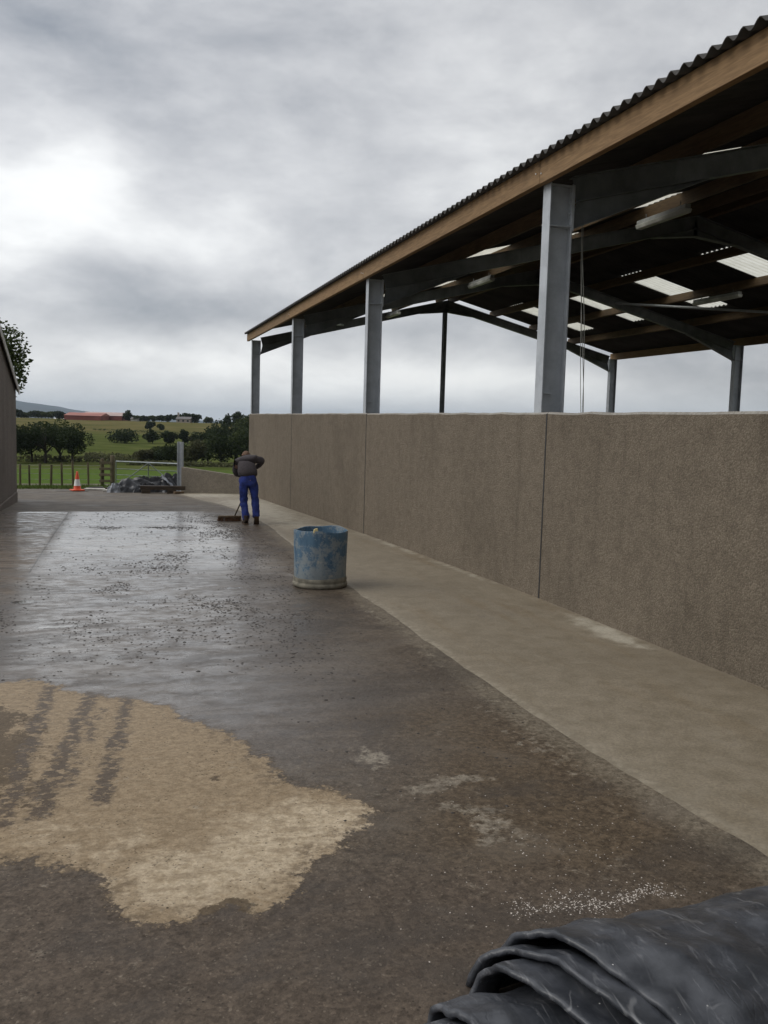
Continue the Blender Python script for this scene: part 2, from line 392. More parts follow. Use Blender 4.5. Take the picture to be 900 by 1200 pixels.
# puddles
pud = T.step(T.math('ADD', T.attr('puddle'), T.math('MULTIPLY', edge, 5)), .45, .62)
over(pud, (.07, .062, .055), .045)
# cement dust along the apron edge
over(T.math('MULTIPLY', T.step(T.math('ADD', T.attr('apedge'), T.math('ADD', T.math('MULTIPLY', edge, 1.1), T.math('MULTIPLY', T.math('SUBTRACT', clot, .5), .25))), -.08, .14), .62), T.mix(T.step(clot, .3, .7), (.165, .137, .098), (.25, .215, .16)), .6)
# joints
jt = T.step(T.attr('joint'), .006, .018, 1, 0)
over(T.math('MULTIPLY', jt, .85), (.03, .026, .022), .5)
# grit: aggregate showing through, cell by cell, and loose dark specks
wetm = T.math('MAXIMUM', slab, T.math('MULTIPLY', sheen, .7))
gv = T.math('ADD', T.math('ADD', T.math('MULTIPLY', g1, .42), T.math('MULTIPLY', g2, .28)), T.math('MULTIPLY', g3, .16))
gv = T.math('ADD', .56, gv)
nd = T.n.new('ShaderNodeMix'); nd.data_type = 'FLOAT'; T.put(nd.inputs[0], T.math('MAXIMUM', T.math('MULTIPLY', wetm, .65), T.math('MULTIPLY', dry, .5))); T.put(nd.inputs[2], gv); nd.inputs[3].default_value = 1.0
col = T.vmath('MULTIPLY', col, T.comb(nd.outputs[0], nd.outputs[0], nd.outputs[0]))
zone = T.noise(T.mapping(P, (1, 1.5, 1), loc=(1.5, 7.7, 0)), .75, 6, .6, .4); over(T.math('MULTIPLY', T.math('MULTIPLY', T.step(zone, .50, .62), T.math('SUBTRACT', 1.0, dry)), .5), (.058, .048, .040), .30); over(T.math('MULTIPLY', T.math('MULTIPLY', T.step(zone, .46, .34), T.math('SUBTRACT', 1.0, dry)), .35), (.165, .138, .108), None)
spk = T.step(g2, .978, .985); over(T.math('MULTIPLY', spk, .22), (.34, .29, .225), None)
spd = T.step(T.voro(P, 42), .13, .20, 1, 0); over(T.math('MULTIPLY', spd, T.math('MULTIPLY', T.step(T.noise(P, 4.5, 4, .65), .46, .62), .85)), (.026, .020, .015), None)
spe = T.step(T.voro(T.mapping(P, (1, 1, 1), loc=(3.3, 8.1, 0)), 19), .07, .11, 1, 0); over(T.math('MULTIPLY', spe, T.math('MULTIPLY', T.step(T.noise(P, 2.5, 4, .65), .45, .6), .9)), (.024, .018, .014), None)
T.put(b.inputs['Base Color'], col); T.put(b.inputs['Roughness'], rough); T.put(b.inputs['Specular IOR Level'], T.math('ADD', .16, T.math('MULTIPLY', T.math('MAXIMUM', slab, sheen), .34)))
brk = T.noise(T.mapping(P, (1.0, 1.9, 1), loc=(4, 1, 0)), 4.2, 10, .74, .2)
film = T.math('MAXIMUM', T.math('MULTIPLY', slab, T.step(brk, .40, .56, .25, 1.0)), T.math('MULTIPLY', T.math('MULTIPLY', sheen, T.step(brk, .44, .58, .05, .85)), T.step(py_, 4.0, 8.5, .5, 1.0)))
film = T.math('MAXIMUM', film, T.math('MULTIPLY', lefty, T.step(brk, .46, .58, .0, .9)))
film = T.math('MULTIPLY', film, T.math('SUBTRACT', 1.0, dry))
T.put(b.inputs['Coat Weight'], film); b.inputs['Coat Roughness'].default_value = .17; b.inputs['Coat IOR'].default_value = 1.45
wetflat = T.math('SUBTRACT', 1.0, T.math('MAXIMUM', pud, T.math('MULTIPLY', T.math('MAXIMUM', slab, sheen), .62)))
hh = T.math('MULTIPLY', T.math('ADD', T.math('ADD', g1, T.math('MULTIPLY', clot, 2.5)), T.math('MULTIPLY', mid, 1.0)), wetflat)
T.put(b.inputs['Normal'], T.bump(hh, .45, .006))

mt, T, b = material('apron_concrete'); M_apron = mt
P = T.obj(); px_, py_, pz_ = T.sep(P)
mid = T.noise(P, 6, 6, .6); big = T.noise(P, .8, 5, .55); fine = T.noise(P, 170, 3, .7); sw = T.noise(T.mapping(P, (2.6, .35, 1)), 1.6, 5, .6)
col = T.mix(T.step(mid, .3, .7), (.188, .155, .106), (.240, .200, .142))
col = T.mix(T.math('MULTIPLY', T.step(big, .42, .7), .6), col, (.175, .143, .098))
col = T.mix(T.math('MULTIPLY', T.step(sw, .5, .72), .5), col, (.175, .130, .075))
pale = T.step(T.math('ADD', T.attr('pale'), T.math('MULTIPLY', T.math('SUBTRACT', mid, .5), 1.6)), .25, 1.1)
col = T.mix(T.math('MULTIPLY', pale, .8), col, (.46, .42, .335))
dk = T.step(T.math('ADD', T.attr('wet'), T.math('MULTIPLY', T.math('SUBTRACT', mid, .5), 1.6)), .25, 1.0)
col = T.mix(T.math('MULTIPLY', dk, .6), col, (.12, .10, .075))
gA = T.sep(T.voro(P, 110, out='Color'))[0]; gA = T.math('ADD', .84, T.math('MULTIPLY', gA, .32)); col = T.vmath('MULTIPLY', col, T.comb(gA, gA, gA)); trow = T.noise(T.mapping(P, (1.4, 1.0, 1)), 3.0, 7, .62, 2.2); col = T.mix(T.math('MULTIPLY', T.step(trow, .5, .68), .25), col, (.29, .252, .19)); col = T.mix(T.math('MULTIPLY', T.step(T.attr('rim'), .2, .9), .45), col, T.mix(T.step(T.noise(P, 14, 6, .7), .45, .6), (.19, .16, .115), (.33, .29, .22)))
T.put(b.inputs['Base Color'], col); T.put(b.inputs['Roughness'], T.math('ADD', .45, T.math('MULTIPLY', mid, .35)))
T.put(b.inputs['Normal'], T.bump(T.math('ADD', fine, mid), .3, .003))

# ---- fields
mt, T, b = material('pasture'); M_field = mt
P = T.obj(); x_, y_, z_ = T.sep(P)
r_ = T.vmath('LENGTH', P)
wb = T.math('MULTIPLY', T.math('SUBTRACT', T.noise(P, .02, 3), .5), 40)
rr = T.math('ADD', r_, wb)
near = T.mix(T.step(T.noise(P, 1.6, 6, .65), .3, .7), (.060, .104, .022), (.112, .155, .042))
f2 = T.mix(T.step(T.noise(P, .12, 6, .65), .35, .68), (.062, .080, .022), (.105, .116, .040))
f3 = T.mix(T.step(T.noise(P, .05, 6, .65), .35, .68), (.098, .096, .036), (.155, .132, .060))
col = T.mix(T.step(rr, 95, 125), near, f2); col = T.mix(T.step(rr, 300, 345), col, f3)
col = T.mix(T.math('MULTIPLY', T.step(r_, 43.5, 44.5), T.step(r_, 47.5, 49, 1, 0)), col, (.17, .155, .125))      # farm track beyond the fence
col = T.mix(T.step(r_, 560, 900), col, (.075, .095, .06)); col = T.mix(T.step(r_, 3000, 6000), col, T.mix(T.step(T.noise(P, .002, 5), .4, .65), (.04, .055, .055), (.07, .082, .075)))
T.put(b.inputs['Base Color'], col); b.inputs['Roughness'].default_value = 1.0; b.inputs['Specular IOR Level'].default_value = 0.0
T.put(b.inputs['Normal'], T.bump(T.noise(P, 5, 5, .7), .5, .04))
mt, T, b = material('grass_blade'); M_grass = mt
T.put(b.inputs['Base Color'], T.mix(T.island(), (.055, .105, .020), (.14, .18, .05))); b.inputs['Roughness'].default_value = .9; b.inputs['Specular IOR Level'].default_value = .05

# ---- objects
mt, T, b = material('black_polythene'); M_poly = mt
P = T.obj(); n1 = T.noise(P, 7, 6, .65); n2 = T.noise(T.mapping(P, (9, 1.4, 3), rot=(0, 0, .7)), 3.5, 6, .65, 1.2); n3 = T.voro(P, 26); n4 = T.noise(P, 2.1, 3)
col = T.mix(T.step(n1, .35, .7), (.030, .033, .039), (.066, .070, .080))
col = T.mix(T.math('MULTIPLY', T.step(n2, .55, .72), T.math('MULTIPLY', T.step(n4, .36, .56), .6)), col, (.22, .22, .23)); sc1 = T.math('ABSOLUTE', T.math('SUBTRACT', T.noise(T.mapping(P, (5, 1.2, 2), rot=(0, 0, 1.0)), 1.3, 2, .5, .3), .5)); col = T.mix(T.math('MULTIPLY', T.step(sc1, .002, .010, 1, 0), T.math('MULTIPLY', T.step(T.noise(P, 4, 3), .48, .62), .28)), col, (.36, .36, .36))
col = T.mix(T.math('MULTIPLY', T.step(n3, .035, .085, 1, 0), T.step(T.noise(P, 6, 2), .52, .6)), col, (.55, .54, .52))
T.put(b.inputs['Base Color'], col); T.put(b.inputs['Roughness'], T.math('ADD', .24, T.math('MULTIPLY', n1, .28)))
cr1 = T.math('ABSOLUTE', T.math('SUBTRACT', T.noise(T.mapping(P, (3.2, 7, 5), rot=(0, .3, .9)), 1.6, 4, .5, .8), .5)); cr2 = T.math('ABSOLUTE', T.math('SUBTRACT', T.noise(T.mapping(P, (7, 3, 5), rot=(.2, 0, .4)), 2.2, 3, .5, .5), .5))
crs = T.math('ADD', T.math('MULTIPLY', T.step(cr1, 0, .07), 1.0), T.math('MULTIPLY', T.step(cr2, 0, .06), .7))
T.put(b.inputs['Normal'], T.bump(T.math('ADD', T.math('MULTIPLY', crs, T.step(n4, .45, .65)), T.math('MULTIPLY', n1, 1.6)), .16, .012))

mt, T, b = material('scuffed_blue_plastic'); M_blue = mt
P = T.obj(); n1 = T.noise(P, 8.5, 8, .72, .4); n2 = T.noise(T.mapping(P, (8, 8, 1.3)), 2.2, 6, .65); n3 = T.noise(P, 45, 4, .7); n4 = T.noise(T.mapping(P, (1, 1, 1), loc=(5, 2, 1)), 3.2, 4, .6)
zz = T.sep(P)[2]
col = T.mix(T.step(n2, .35, .65), (.045, .100, .165), (.080, .155, .230))
col = T.mix(T.math('MULTIPLY', T.step(n3, .5, .7), .4), col, (.10, .20, .30))
lowd = T.step(zz, .10, .52, .07, -.05)
splat = T.step(T.math('ADD', T.math('ADD', n1, T.math('MULTIPLY', T.math('SUBTRACT', n3, .5), .45)), lowd), .40, .58)
col = T.mix(T.math('MULTIPLY', splat, .72), col, T.mix(n3, (.20, .225, .225), (.32, .33, .31)))
sp2 = T.step(T.math('ADD', n4, T.math('MULTIPLY', T.math('SUBTRACT', n3, .5), .2)), .60, .66); col = T.mix(T.math('MULTIPLY', sp2, .7), col, (.36, .34, .29))
T.put(b.inputs['Base Color'], col); b.inputs['Roughness'].default_value = .55
T.put(b.inputs['Normal'], T.bump(n1, .4, .006))
M_cement = plain('dried_cement', (.19, .175, .135), .85, 0, .35, 14)
M_cone = plain('orange_cone', (.72, .10, .035), .5, 0, .12); M_white = plain('white_sleeve', (.74, .74, .72), .45, 0, .06)
M_rubber = plain('black_base', (.03, .03, .03), .7)
M_red = plain('red_sheeting', (.235, .070, .052), .8, 0, .25, .12); M_redroof = plain('red_roof_sheet', (.36, .150, .118), .8, 0, .2, .1)
M_pink = plain('pale_roof_sheet', (.46, .35, .32), .8, 0, .1, .1)
M_cottage = plain('cottage_render', (.36, .31, .27), .85); M_slate = plain('slate', (.15, .14, .135), .7)
M_glassdark = plain('dark_pane', (.03, .035, .04), .2)
M_concbits = plain('pale_concrete', (.45, .43, .39), .85, 0, .2, 6)
M_brick = plain('brick', (.16, .075, .05), .85)
M_gravel = plain('white_chippings', (.50, .45, .40), .8, 0, .35, 60)
M_mud = plain('mud_crumbs', (.030, .023, .017), .6, 0, .4, 40)
M_jumper = plain('dark_grey_wool', (.062, .053, .056), .95, 0, .18, 30)
M_collar = plain('dark_collar', (.02, .022, .03), .9)
M_blueT = plain('royal_blue_cotton', (.024, .042, .205), .9, 0, .45, 9)
M_boot = plain('brown_boot_leather', (.055, .036, .024), .7, 0, .3, 20); M_sole = plain('boot_sole', (.10, .065, .04), .8)
M_skin = plain('skin', (.42, .235, .165), .55, 0, .1); M_hair = plain('short_brown_hair', (.16, .095, .06), .85, 0, .35, 60)
M_bristle = plain('broom_bristle', (.11, .055, .028), .9, 0, .35, 50)
M_fitting = plain('lamp_housing', (.36, .37, .37), .5); M_diff = plain('lamp_diffuser', (.62, .63, .60), .35)
M_rope = plain('grey_cord', (.28, .28, .25), .8); M_wire = plain('fence_wire', (.22, .22, .22), .5, .6)
M_lime = plain('yellow_scrap', (.75, .62, .30), .6)
M_heapgrey = plain('grey_sheeting', (.030, .032, .037), .30, 0, .6, 3)
M_heapblack = plain('black_sheeting', (.013, .013, .015), .3, 0, .4, 5)
M_heappale = plain('pale_sheeting', (.24, .255, .28), .35, 0, .6, 6)

# ------------------------------------------------------------------ the ground
X0, Y0, S, WD = 4.2047, 8.6184, 6.72, 12.8994           # barn: column line, column 0, bay, width
ZT, HC = 1.839, 2.293                                    # wall top, wall top to column top
def seg_d(px, py, a, b_):
    ax, ay = a; bx, by = b_; dx, dy = bx-ax, by-ay
    t = np.clip(((px-ax)*dx+(py-ay)*dy)/(dx*dx+dy*dy), 0, 1)
    return np.hypot(px-ax-t*dx, py-ay-t*dy)
def poly_sdf(px, py, poly):
    d = np.full(px.shape, 1e9); ins = np.zeros(px.shape, bool)
    for i in range(len(poly)):
        a, b_ = poly[i], poly[(i+1) % len(poly)]
        d = np.minimum(d, seg_d(px, py, a, b_))
        with np.errstate(divide='ignore', invalid='ignore'):
            c = ((a[1] > py) != (b_[1] > py)) & (px < (b_[0]-a[0])*(py-a[1])/(b_[1]-a[1]+1e-12)+a[0])
        ins ^= c
    return np.where(ins, d, -d)
def gauss(px, py, spots):
    g = np.zeros(px.shape)
    for x, y, sx, sy, a in spots: g += a*np.exp(-((px-x)/sx)**2-((py-y)/sy)**2)
    return g

def sheet(name, xs, ys, zf, mat, attrs):
    XX, YY = np.meshgrid(xs, ys); nx, ny = len(xs), len(ys)
    ZZ = np.vectorize(zf)(XX, YY)
    co = np.stack([XX.ravel(), YY.ravel(), ZZ.ravel()], 1)
    idx = np.arange(nx*ny).reshape(ny, nx)
    f = np.stack([idx[:-1, :-1].ravel(), idx[:-1, 1:].ravel(), idx[1:, 1:].ravel(), idx[1:, :-1].ravel()], 1)
    me = bpy.data.meshes.new(name); me.from_pydata(co.tolist(), [], f.tolist()); me.update()
    for k, fn in attrs.items():
        a = me.attributes.new(k, 'FLOAT', 'POINT'); a.data.foreach_set('value', fn(XX, YY).ravel().astype(np.float32))
    me.materials.append(mat); me.polygons.foreach_set('use_smooth', [True]*len(me.polygons))
    o = bpy.data.objects.new(name, me); COL.objects.link(o); o['kind'] = 'structure'; return o

DRY = [(-0.697, 6.187), (-0.545, 6.218), (-0.381, 6.122), (-0.213, 5.85), (0.093, 5.672), (0.337, 5.441), (0.455, 5.057), (0.591, 4.907), (0.711, 4.516), (0.777, 4.379), (0.771, 4.152), (0.829, 4.085), (0.975, 3.999), (1.06, 3.849), (1.113, 3.721), (1.04, 3.561), (0.896, 3.433), (0.771, 3.349), (0.678, 3.231), (0.632, 3.08), (0.482, 3.01), (0.397, 3.048), (0.291, 3.017), (0.202, 2.984), (0.119, 3.005), (0.051, 3.106), (-0.006, 3.239), (-0.067, 3.381), (-0.193, 3.493), (-0.29, 3.572), (-0.414, 3.589), (-0.889, 3.754), (-1.406, 6.046)]
TYRES = [([(-0.437, 3.957), (-0.425, 4.711), (-0.375, 6.019)], .055), ([(-0.306, 4.012), (-0.245, 4.67), (-0.121, 5.83)], .062), ([(-0.194, 4.3), (-0.134, 4.768), (-0.066, 5.493)], .03), ([(-0.049, 4.1), (-0.007, 4.616), (0.093, 5.636)], .055)]
def a_tyre(x, y):
    best = np.full(x.shape, -1.)
    for pl, w in TYRES:
        for a, b_ in zip(pl[:-1], pl[1:]): best = np.maximum(best, w-seg_d(x, y, a, b_))
    return best
JOINTS = [((-.92, 11.0), (-.92, 21.35)), ((-.92, 21.35), (2.6, 21.4)), ((-.92, 17.2), (2.5, 17.2)), ((-.6, 10.93), (2.45, 10.93)), ((-6, 21.3), (-.92, 21.35)), ((-.92, 14.1), (1.6, 14.1))]
def a_joint(x, y):
    d = np.full(x.shape, 1e9)
    for a, b_ in JOINTS: d = np.minimum(d, seg_d(x, y, a, b_))
    return d
AP_L = [(2.56, -12), (2.54, 2.8), (2.44, 4.1), (2.40, 5.05), (2.46, 9.34), (2.62, 13.4), (2.86, 17.0), (2.98, 20.5), (2.75, 24), (2.2, 28), (1.9, 30.9)]
def ap_x(y): return np.interp(y, [p[1] for p in AP_L], [p[0] for p in AP_L])
xs = np.concatenate([np.linspace(-40, -8, 9), np.linspace(-6, -1.6, 24), np.arange(-1.5, 2.9, .045), np.linspace(3, 4.4, 8), np.linspace(6, 30, 7)])
ys = np.concatenate([np.linspace(-60, -2, 12), np.linspace(-1, 1.6, 9), np.arange(1.7, 7, .045), np.arange(7.05, 12, .09), np.arange(12.1, 22.2, .16), np.linspace(22.4, 36, 40)])
jit = lambda x, y: .006*fbm(x, y, 0, .9)
def yard_z(x, y):
    return gz(y)+(0 if y > 35 else .006*fbm(x, y, .5, .6, 2))
yard = sheet('yard', xs, ys, yard_z, M_yard, {
    'dry': lambda x, y: poly_sdf(x, y, DRY), 'tyre': a_tyre, 'joint': a_joint,
    'dryspot': lambda x, y: gauss(x, y, [(.41, 3.06, .075, .06, 1.3), (.30, 3.02, .05, .04, 1.0), (-.6, 4.6, .35, .7, .72), (.48, 4.25, .05, .05, .9), (.52, 4.6, .04, .05, .8), (-.75, 5.4, .3, .5, .7), (.2, 3.5, .12, .12, .5)]),
    'brownpatch': lambda x, y: gauss(x, y, [(1.0, 14.9, .35, .8, 1.), (-.2, 17.3, 1.2, .18, .7), (.6, 19.2, .9, .2, .5)]),
    'drylight': lambda x, y: gauss(x, y, [(.82, 3.68, .38, .32, 1.0), (.35, 3.3, .45, .28, .9), (-.1, 3.75, .35, .25, .4), (-.3, 5.6, .7, .7, -.6)]),
    'slab': lambda x, y: np.minimum(np.minimum(x+.92, (2.0-x)*.45), np.minimum((y-10.5)*.22, 21.35-y)),
    'sheen': lambda x, y: np.minimum(np.minimum((x+1.1)*1.5, (1.75-x)*.62), np.minimum((y-4.4)*.62, (13.0-y)*.8)),
    'left': lambda x, y: np.minimum(np.minimum(-.92-x, y-9.6-.4*np.sin(x*3)), 21.3-y),
    'rust': lambda x, y: gauss(x, y, [(2.0, 3.9, .55, .9, 1.1), (1.6, 3.2, .5, .5, .7), (1.5, 4.9, .8, .35, .5)]),
    'dull': lambda x, y: gauss(x, y, [(.3, 2.4, 1.4, .75, 1.3), (1.2, 2.6, .7, .5, .8), (-.4, 3.0, .5, .45, 1.0), (-1.3, 8.2, .45, 1.3, .7)]),
    'stain': lambda x, y: gauss(x, y, [(1.62, 3.98, .16, .06, 1.2), (1.40, 3.9, .25, .08, .7), (1.25, 4.35, .12, .12, .6), (1.62, 3.45, .12, .2, .6), (1.45, 3.68, .08, .08, .8), (1.9, 3.0, .3, .1, .3), (2.2, 4.3, .12, .6, .45), (2.3, 6.0, .06, .8, .6), (2.32, 8.0, .05, .7, .5), (1.33, 4.3, .08, .09, .7), (1.54, 3.55, .06, .2, .55), (1.53, 3.32, .16, .05, .5), (1.594, 4.656, .3, .05, .4), (.87, 14.3, .5, .3, -.3), (2.2, 19.4, .3, .5, .4)]),
    'puddle': lambda x, y: gauss(x, y, [(-.42, 7.83, .28, .07, 1.0), (.42, 8.03, .18, .05, .75), (-.79, 9.1, .16, .12, 1.0), (-1.55, 21.05, .7, .16, 1.1), (-1.6, 18.6, .35, .25, .8), (-.6, 6.9, .3, .05, .6), (.6, 7.2, .3, .05, .55), (1.0, 7.9, .25, .05, .6), (1.2, 9.6, .5, .09, .65), (.2, 9.9, .5, .1, .6)]),
    'apedge': lambda x, y: .12-np.abs(x-ap_x(y)+.03)})
tag(yard, 'wet concrete farmyard with a dry tan patch', 'ground')

# concrete apron beside the wall, 6 mm above the yard
ya = np.concatenate([np.linspace(-12, 1.5, 12), np.arange(1.6, 12, .07), np.arange(12.1, 31.2, .14)])
bm = []
NXA = 34
co = []; at_p = []; at_w = []
PALE = [(4.04, 6.85, .16, .55, 1.0), (4.0, 6.3, .10, .3, .7), (3.5, 16.5, .6, 2.0, .55), (3.4, 20.5, .8, 3.0, .8), (3.6, 24.5, 1, 2.5, .9), (2.9, 28.5, 1.4, 1.4, .9), (4.1, 13, .1, 2.0, .6), (4.1, 10, .08, 1.4, .5)]
WET_SHADE = [(2.55, 9.8, .5, .9, .7), (3.4, 8, .6, 2.5, .4), (2.7, 15.5, .4, 1.6, .8), (3.0, 18.6, .3, 1.0, .5), (3.6, 3.4, .5, .8, .35), (2.2, 26.6, .5, .8, .6)]  # damp spots; the first darkens the apron by the drum as its contact shadow
for y in ya:
    xl = float(ap_x(y))+.022*fbm(0, y, 2.2, 1.2)+.012*fbm(0, y, 5.2, 5)
    for k in range(NXA):
        t = k/(NXA-1); x = lerp(xl, 4.19, t)
        z = yard_z(x, y)+.0025+.02*t*t+.014*min(1, t*5)-(.006 if k == 0 else 0)
        co.append((x, y, z))
ny = len(ya)
me = bpy.data.meshes.new('concrete_apron')
me.from_pydata(co, [], [(i*NXA+k, i*NXA+k+1, (i+1)*NXA+k+1, (i+1)*NXA+k) for i in range(ny-1) for k in range(NXA-1)])
cx = np.array([c[0] for c in co]); cy = np.array([c[1] for c in co])
a = me.attributes.new('rim', 'FLOAT', 'POINT'); a.data.foreach_set('value', np.exp(-((cx-ap_x(cy))/.11)**2).astype(np.float32))
for nm, sp in (('pale', PALE), ('wet', WET_SHADE)):
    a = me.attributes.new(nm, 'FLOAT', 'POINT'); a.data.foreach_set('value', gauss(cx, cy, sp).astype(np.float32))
me.materials.append(M_apron); me.polygons.foreach_set('use_smooth', [True]*len(me.polygons))
apron = bpy.data.objects.new('concrete_apron', me); COL.objects.link(apron)
tag(apron, 'pale new concrete strip along the foot of the wall', 'pavement', None, 'structure')

# terrain out to the hills
ang = np.concatenate([np.radians(np.linspace(-180, -30, 26)[:-1]), np.radians(np.linspace(-30, 60, 181)), np.radians(np.linspace(60, 180, 20)[1:])])
rad = np.concatenate([[0.5, 15, 25], np.arange(30, 50, .8), np.geomspace(51, 500, 46), np.geomspace(540, 12400, 34)])
rows = [[(r*math.sin(a), r*math.cos(a), tz(r*math.sin(a), r*math.cos(a))) for a in ang] for r in rad]
terr = MB().grid([row[::-1] for row in rows]).build('field', M_field, smooth=True)
tag(terr, 'green pasture falling away then rising to a far ridge', 'field', None, 'structure')

# ------------------------------------------------------------------ concrete panel wall
XF = X0-.04; TH = .16
wall = thing('concrete_wall', 'long tall roughcast concrete panel wall along the right side, under the barn columns', 'wall', (0, 0, 0))
JY = [-5.20, 1.52, 8.24, 14.96, 21.68, 28.78]
rng = random.Random(4)
def panel(a, b_, axis='y', x=XF, y=0):
    """one cast panel as a grid-faced slab with a slightly uneven top"""
    n = 24; h = []
    m_ = MB(); ring = []
    for i in range(n+1):
        t = lerp(a+.006, b_-.006, i/n)
        top = ZT+.007*fbm(t, 0, 3, 2.5)+.004*rng.uniform(-1, 1)
        bot = (gz(t) if axis == 'y' else gz(y))-.25
        c = 0.02
        prof = [(0, bot), (0, top-c), (c, top), (TH-c, top), (TH, top-c), (TH, bot)]
        ring.append([((x+p, t, z) if axis == 'y' else (t, y+p, z)) for p, z in prof])
    N = 6; vs = [p for r in ring for p in r]; fs = []
    for i in range(n):
        for k in range(N):
            q = (i*N+k, i*N+(k+1) % N, (i+1)*N+(k+1) % N, (i+1)*N+k)
            fs.append(q if axis == 'x' else q[::-1])
    fs.append(tuple(range(N)) if axis == 'x' else tuple(range(N))[::-1]); e = [n*N+k for k in range(N)]; fs.append(tuple(e[::-1]) if axis == 'x' else tuple(e))
    m_.add(vs, fs); o = m_.build('panel', [M_wall, M_walltop], wall)
    bmx = bmesh.new(); bmx.from_mesh(o.data); bmesh.ops.recalc_face_normals(bmx, faces=bmx.faces)
    for f in bmx.faces:
        zc_ = [v_.co.z for v_ in f.verts]
        if min(zc_) > ZT-.06: f.material_index = 1
    bmx.to_mesh(o.data); bmx.free(); return o
for a, b_ in zip(JY[:-1], JY[1:]): panel(a, b_)
for y in JY[1:-1]:
    MB().box(XF-.0035, XF+.02, y-.011, y+.011, gz(y)-.1, ZT-.012).build('joint_seal', M_rubber, wall)
xg = [X0+TH-.03, X0+WD/3, X0+2*WD/3, X0+WD]
for a, b_ in zip(xg[:-1], xg[1:]): panel(a, b_, 'x', y=28.62)
for a, b_ in zip(JY[:-1], [1.52, 8.24, 14.96, 21.68, 28.6]): panel(a, b_, 'y', x=X0+WD-.1)

# ------------------------------------------------------------------ the open barn
barn = thing('open_barn', 'open sided steel framed barn with corrugated roof above the concrete wall', 'barn', (0, 0, 0))
ZC = ZT+HC                      # column top = underside of eave timber
XM = X0+WD/2; XR = X0+WD
TAN = (3.936-HC-.06)/(WD/2-.12)   # rafter pitch
def raf_top(x): return ZC+.02+TAN*(x-X0 if x < XM else XR-x)
PUR = .20
YN, YE = Y0-2*S-.6, Y0+3*S+.45
FR = [Y0+k*S-.08 for k in range(-2, 4)]
CD, CB = .255, .165
def column(side, yc):
    m_ = MB()
    xo = X0 if side < 0 else XR
    xcen = xo+CD/2*(1 if side < 0 else -1)
    m_.ibeam((xcen, yc, gz(yc)-.1), (xcen, yc, ZC-.004), CD, CB, .012, .010, (1, 0, 0))
    # cap stiffeners and the haunch end plate
    sg = 1 if side < 0 else -1
    for zz in (ZC-.42, ZC-.02):
        for sy in (-1, 1):
            x0_, x1_ = sorted((xo+sg*.014, xo+sg*(CD-.014)))
            y0_, y1_ = sorted((yc+sy*.006, yc+sy*(CB/2-.004)))
            m_.box(x0_, x1_, y0_, y1_, zz-.006, zz+.006)
    x0_, x1_ = sorted((xo+sg*(CD+.001), xo+sg*(CD+.015)))
    m_.box(x0_, x1_, yc-CB/2-.003, yc+CB/2+.003, ZC-.46, ZC-.01)
    # small cleat low on the web
    x0_, x1_ = sorted((xo+sg*.02, xo+sg*.13))
    m_.box(x0_, x1_, yc-.05, yc-.007, ZT+.195, ZT+.205)
    for bz in range(4):
        for by in (-1, 1):
            p = Vector((xo+sg*(CD-.012), yc+by*.05, ZC-.40+bz*.11))
            m_.tube([p, p+Vector((-sg*.02, 0, 0))], .014, 6)
    return m_.build('steel_column', M_galv if side < 0 else M_galv, barn)
for yc in FR:
    column(-1, yc); column(1, yc)
def rafter(side, yc):
    m_ = MB(); sg = 1 if side < 0 else -1
    xe = (X0+CD+.017) if side < 0 else (XR-CD-.017)
    D_ = .25; nrm = Vector((-sg*TAN, 0, 1)).normalized()
    p0 = Vector((xe, yc, raf_top(xe)))-nrm*D_/2; p1 = Vector((XM-sg*.004, yc, raf_top(XM-.004)))-nrm*D_/2
    m_.ibeam(p0, p1, D_, .145, .011, .009, nrm)
    # tapering eaves haunch and apex haunch
    dirv_ = (p1-p0).normalized()
    a = p0-nrm*(D_/2+.001); e = a+dirv_*1.55
    low = Vector((xe, yc, a.z-.27))
    def wedge(A, B, C_, t):
        tv = Vector((0, t/2, 0))
        m_.add([A-tv, B-tv, C_-tv, A+tv, B+tv, C_+tv], [(0, 1, 2), (5, 4, 3), (0, 3, 4, 1), (1, 4, 5, 2), (2, 5, 3, 0)])
    wedge(a, e, low, .010); m_.beam(low-Vector((0, 0, .005)), e-Vector((0, 0, .004)), .145, .011, (0, 0, 1))
    a2 = p1-nrm*(D_/2+.001); e2 = a2-dirv_*1.0; low2 = Vector((p1.x, yc, a2.z-.14))
    wedge(a2, e2, low2, .010); m_.beam(e2-Vector((0, 0, .004)), low2-Vector((0, 0, .005)), .145, .011, (0, 0, 1))
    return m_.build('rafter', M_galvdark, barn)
for yc in FR:
    rafter(-1, yc); rafter(1, yc)
# timber purlins (on edge, upright to the slope) and eave boards
HALF = WD/2
for side in (-1, 1):
    sg = 1 if side < 0 else -1
    for u in (.03, .268, .5, .735):
        x = XM+side*HALF*u; z = raf_top(x)
        nrm = Vector((-sg*TAN, 0, 1)).normalized()
        p = Vector((x, 0, z))+nrm*(PUR/2+.003)
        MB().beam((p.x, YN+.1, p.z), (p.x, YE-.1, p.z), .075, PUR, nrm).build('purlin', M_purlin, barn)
    xo = X0-.055 if side < 0 else XR+.055
    cuts = [YN+.1]+[yc+.0 for yc in FR[1:-1]]+[YE-.08]
    for ca, cb_ in zip(cuts[:-1], cuts[1:]):
        bo = MB().box(-.035, .035, -(cb_-ca)/2+.003, (cb_-ca)/2-.003, 0, .227).build('eave_board', M_wood, barn, bevel=.004); bo.location = (xo, (ca+cb_)/2, ZC-.012+.004*math.sin(ca*3))
    for yc in FR[:-1]:
        for dy in (-.06, .06):
            xf = xo-.036*sg
            MB().tube([(xf, yc+dy+.02, ZC+.09+dy*.2), (xf-sg*.008, yc+dy+.02, ZC+.09+dy*.2)], .008, 8).build('coach_bolt', M_white, barn)
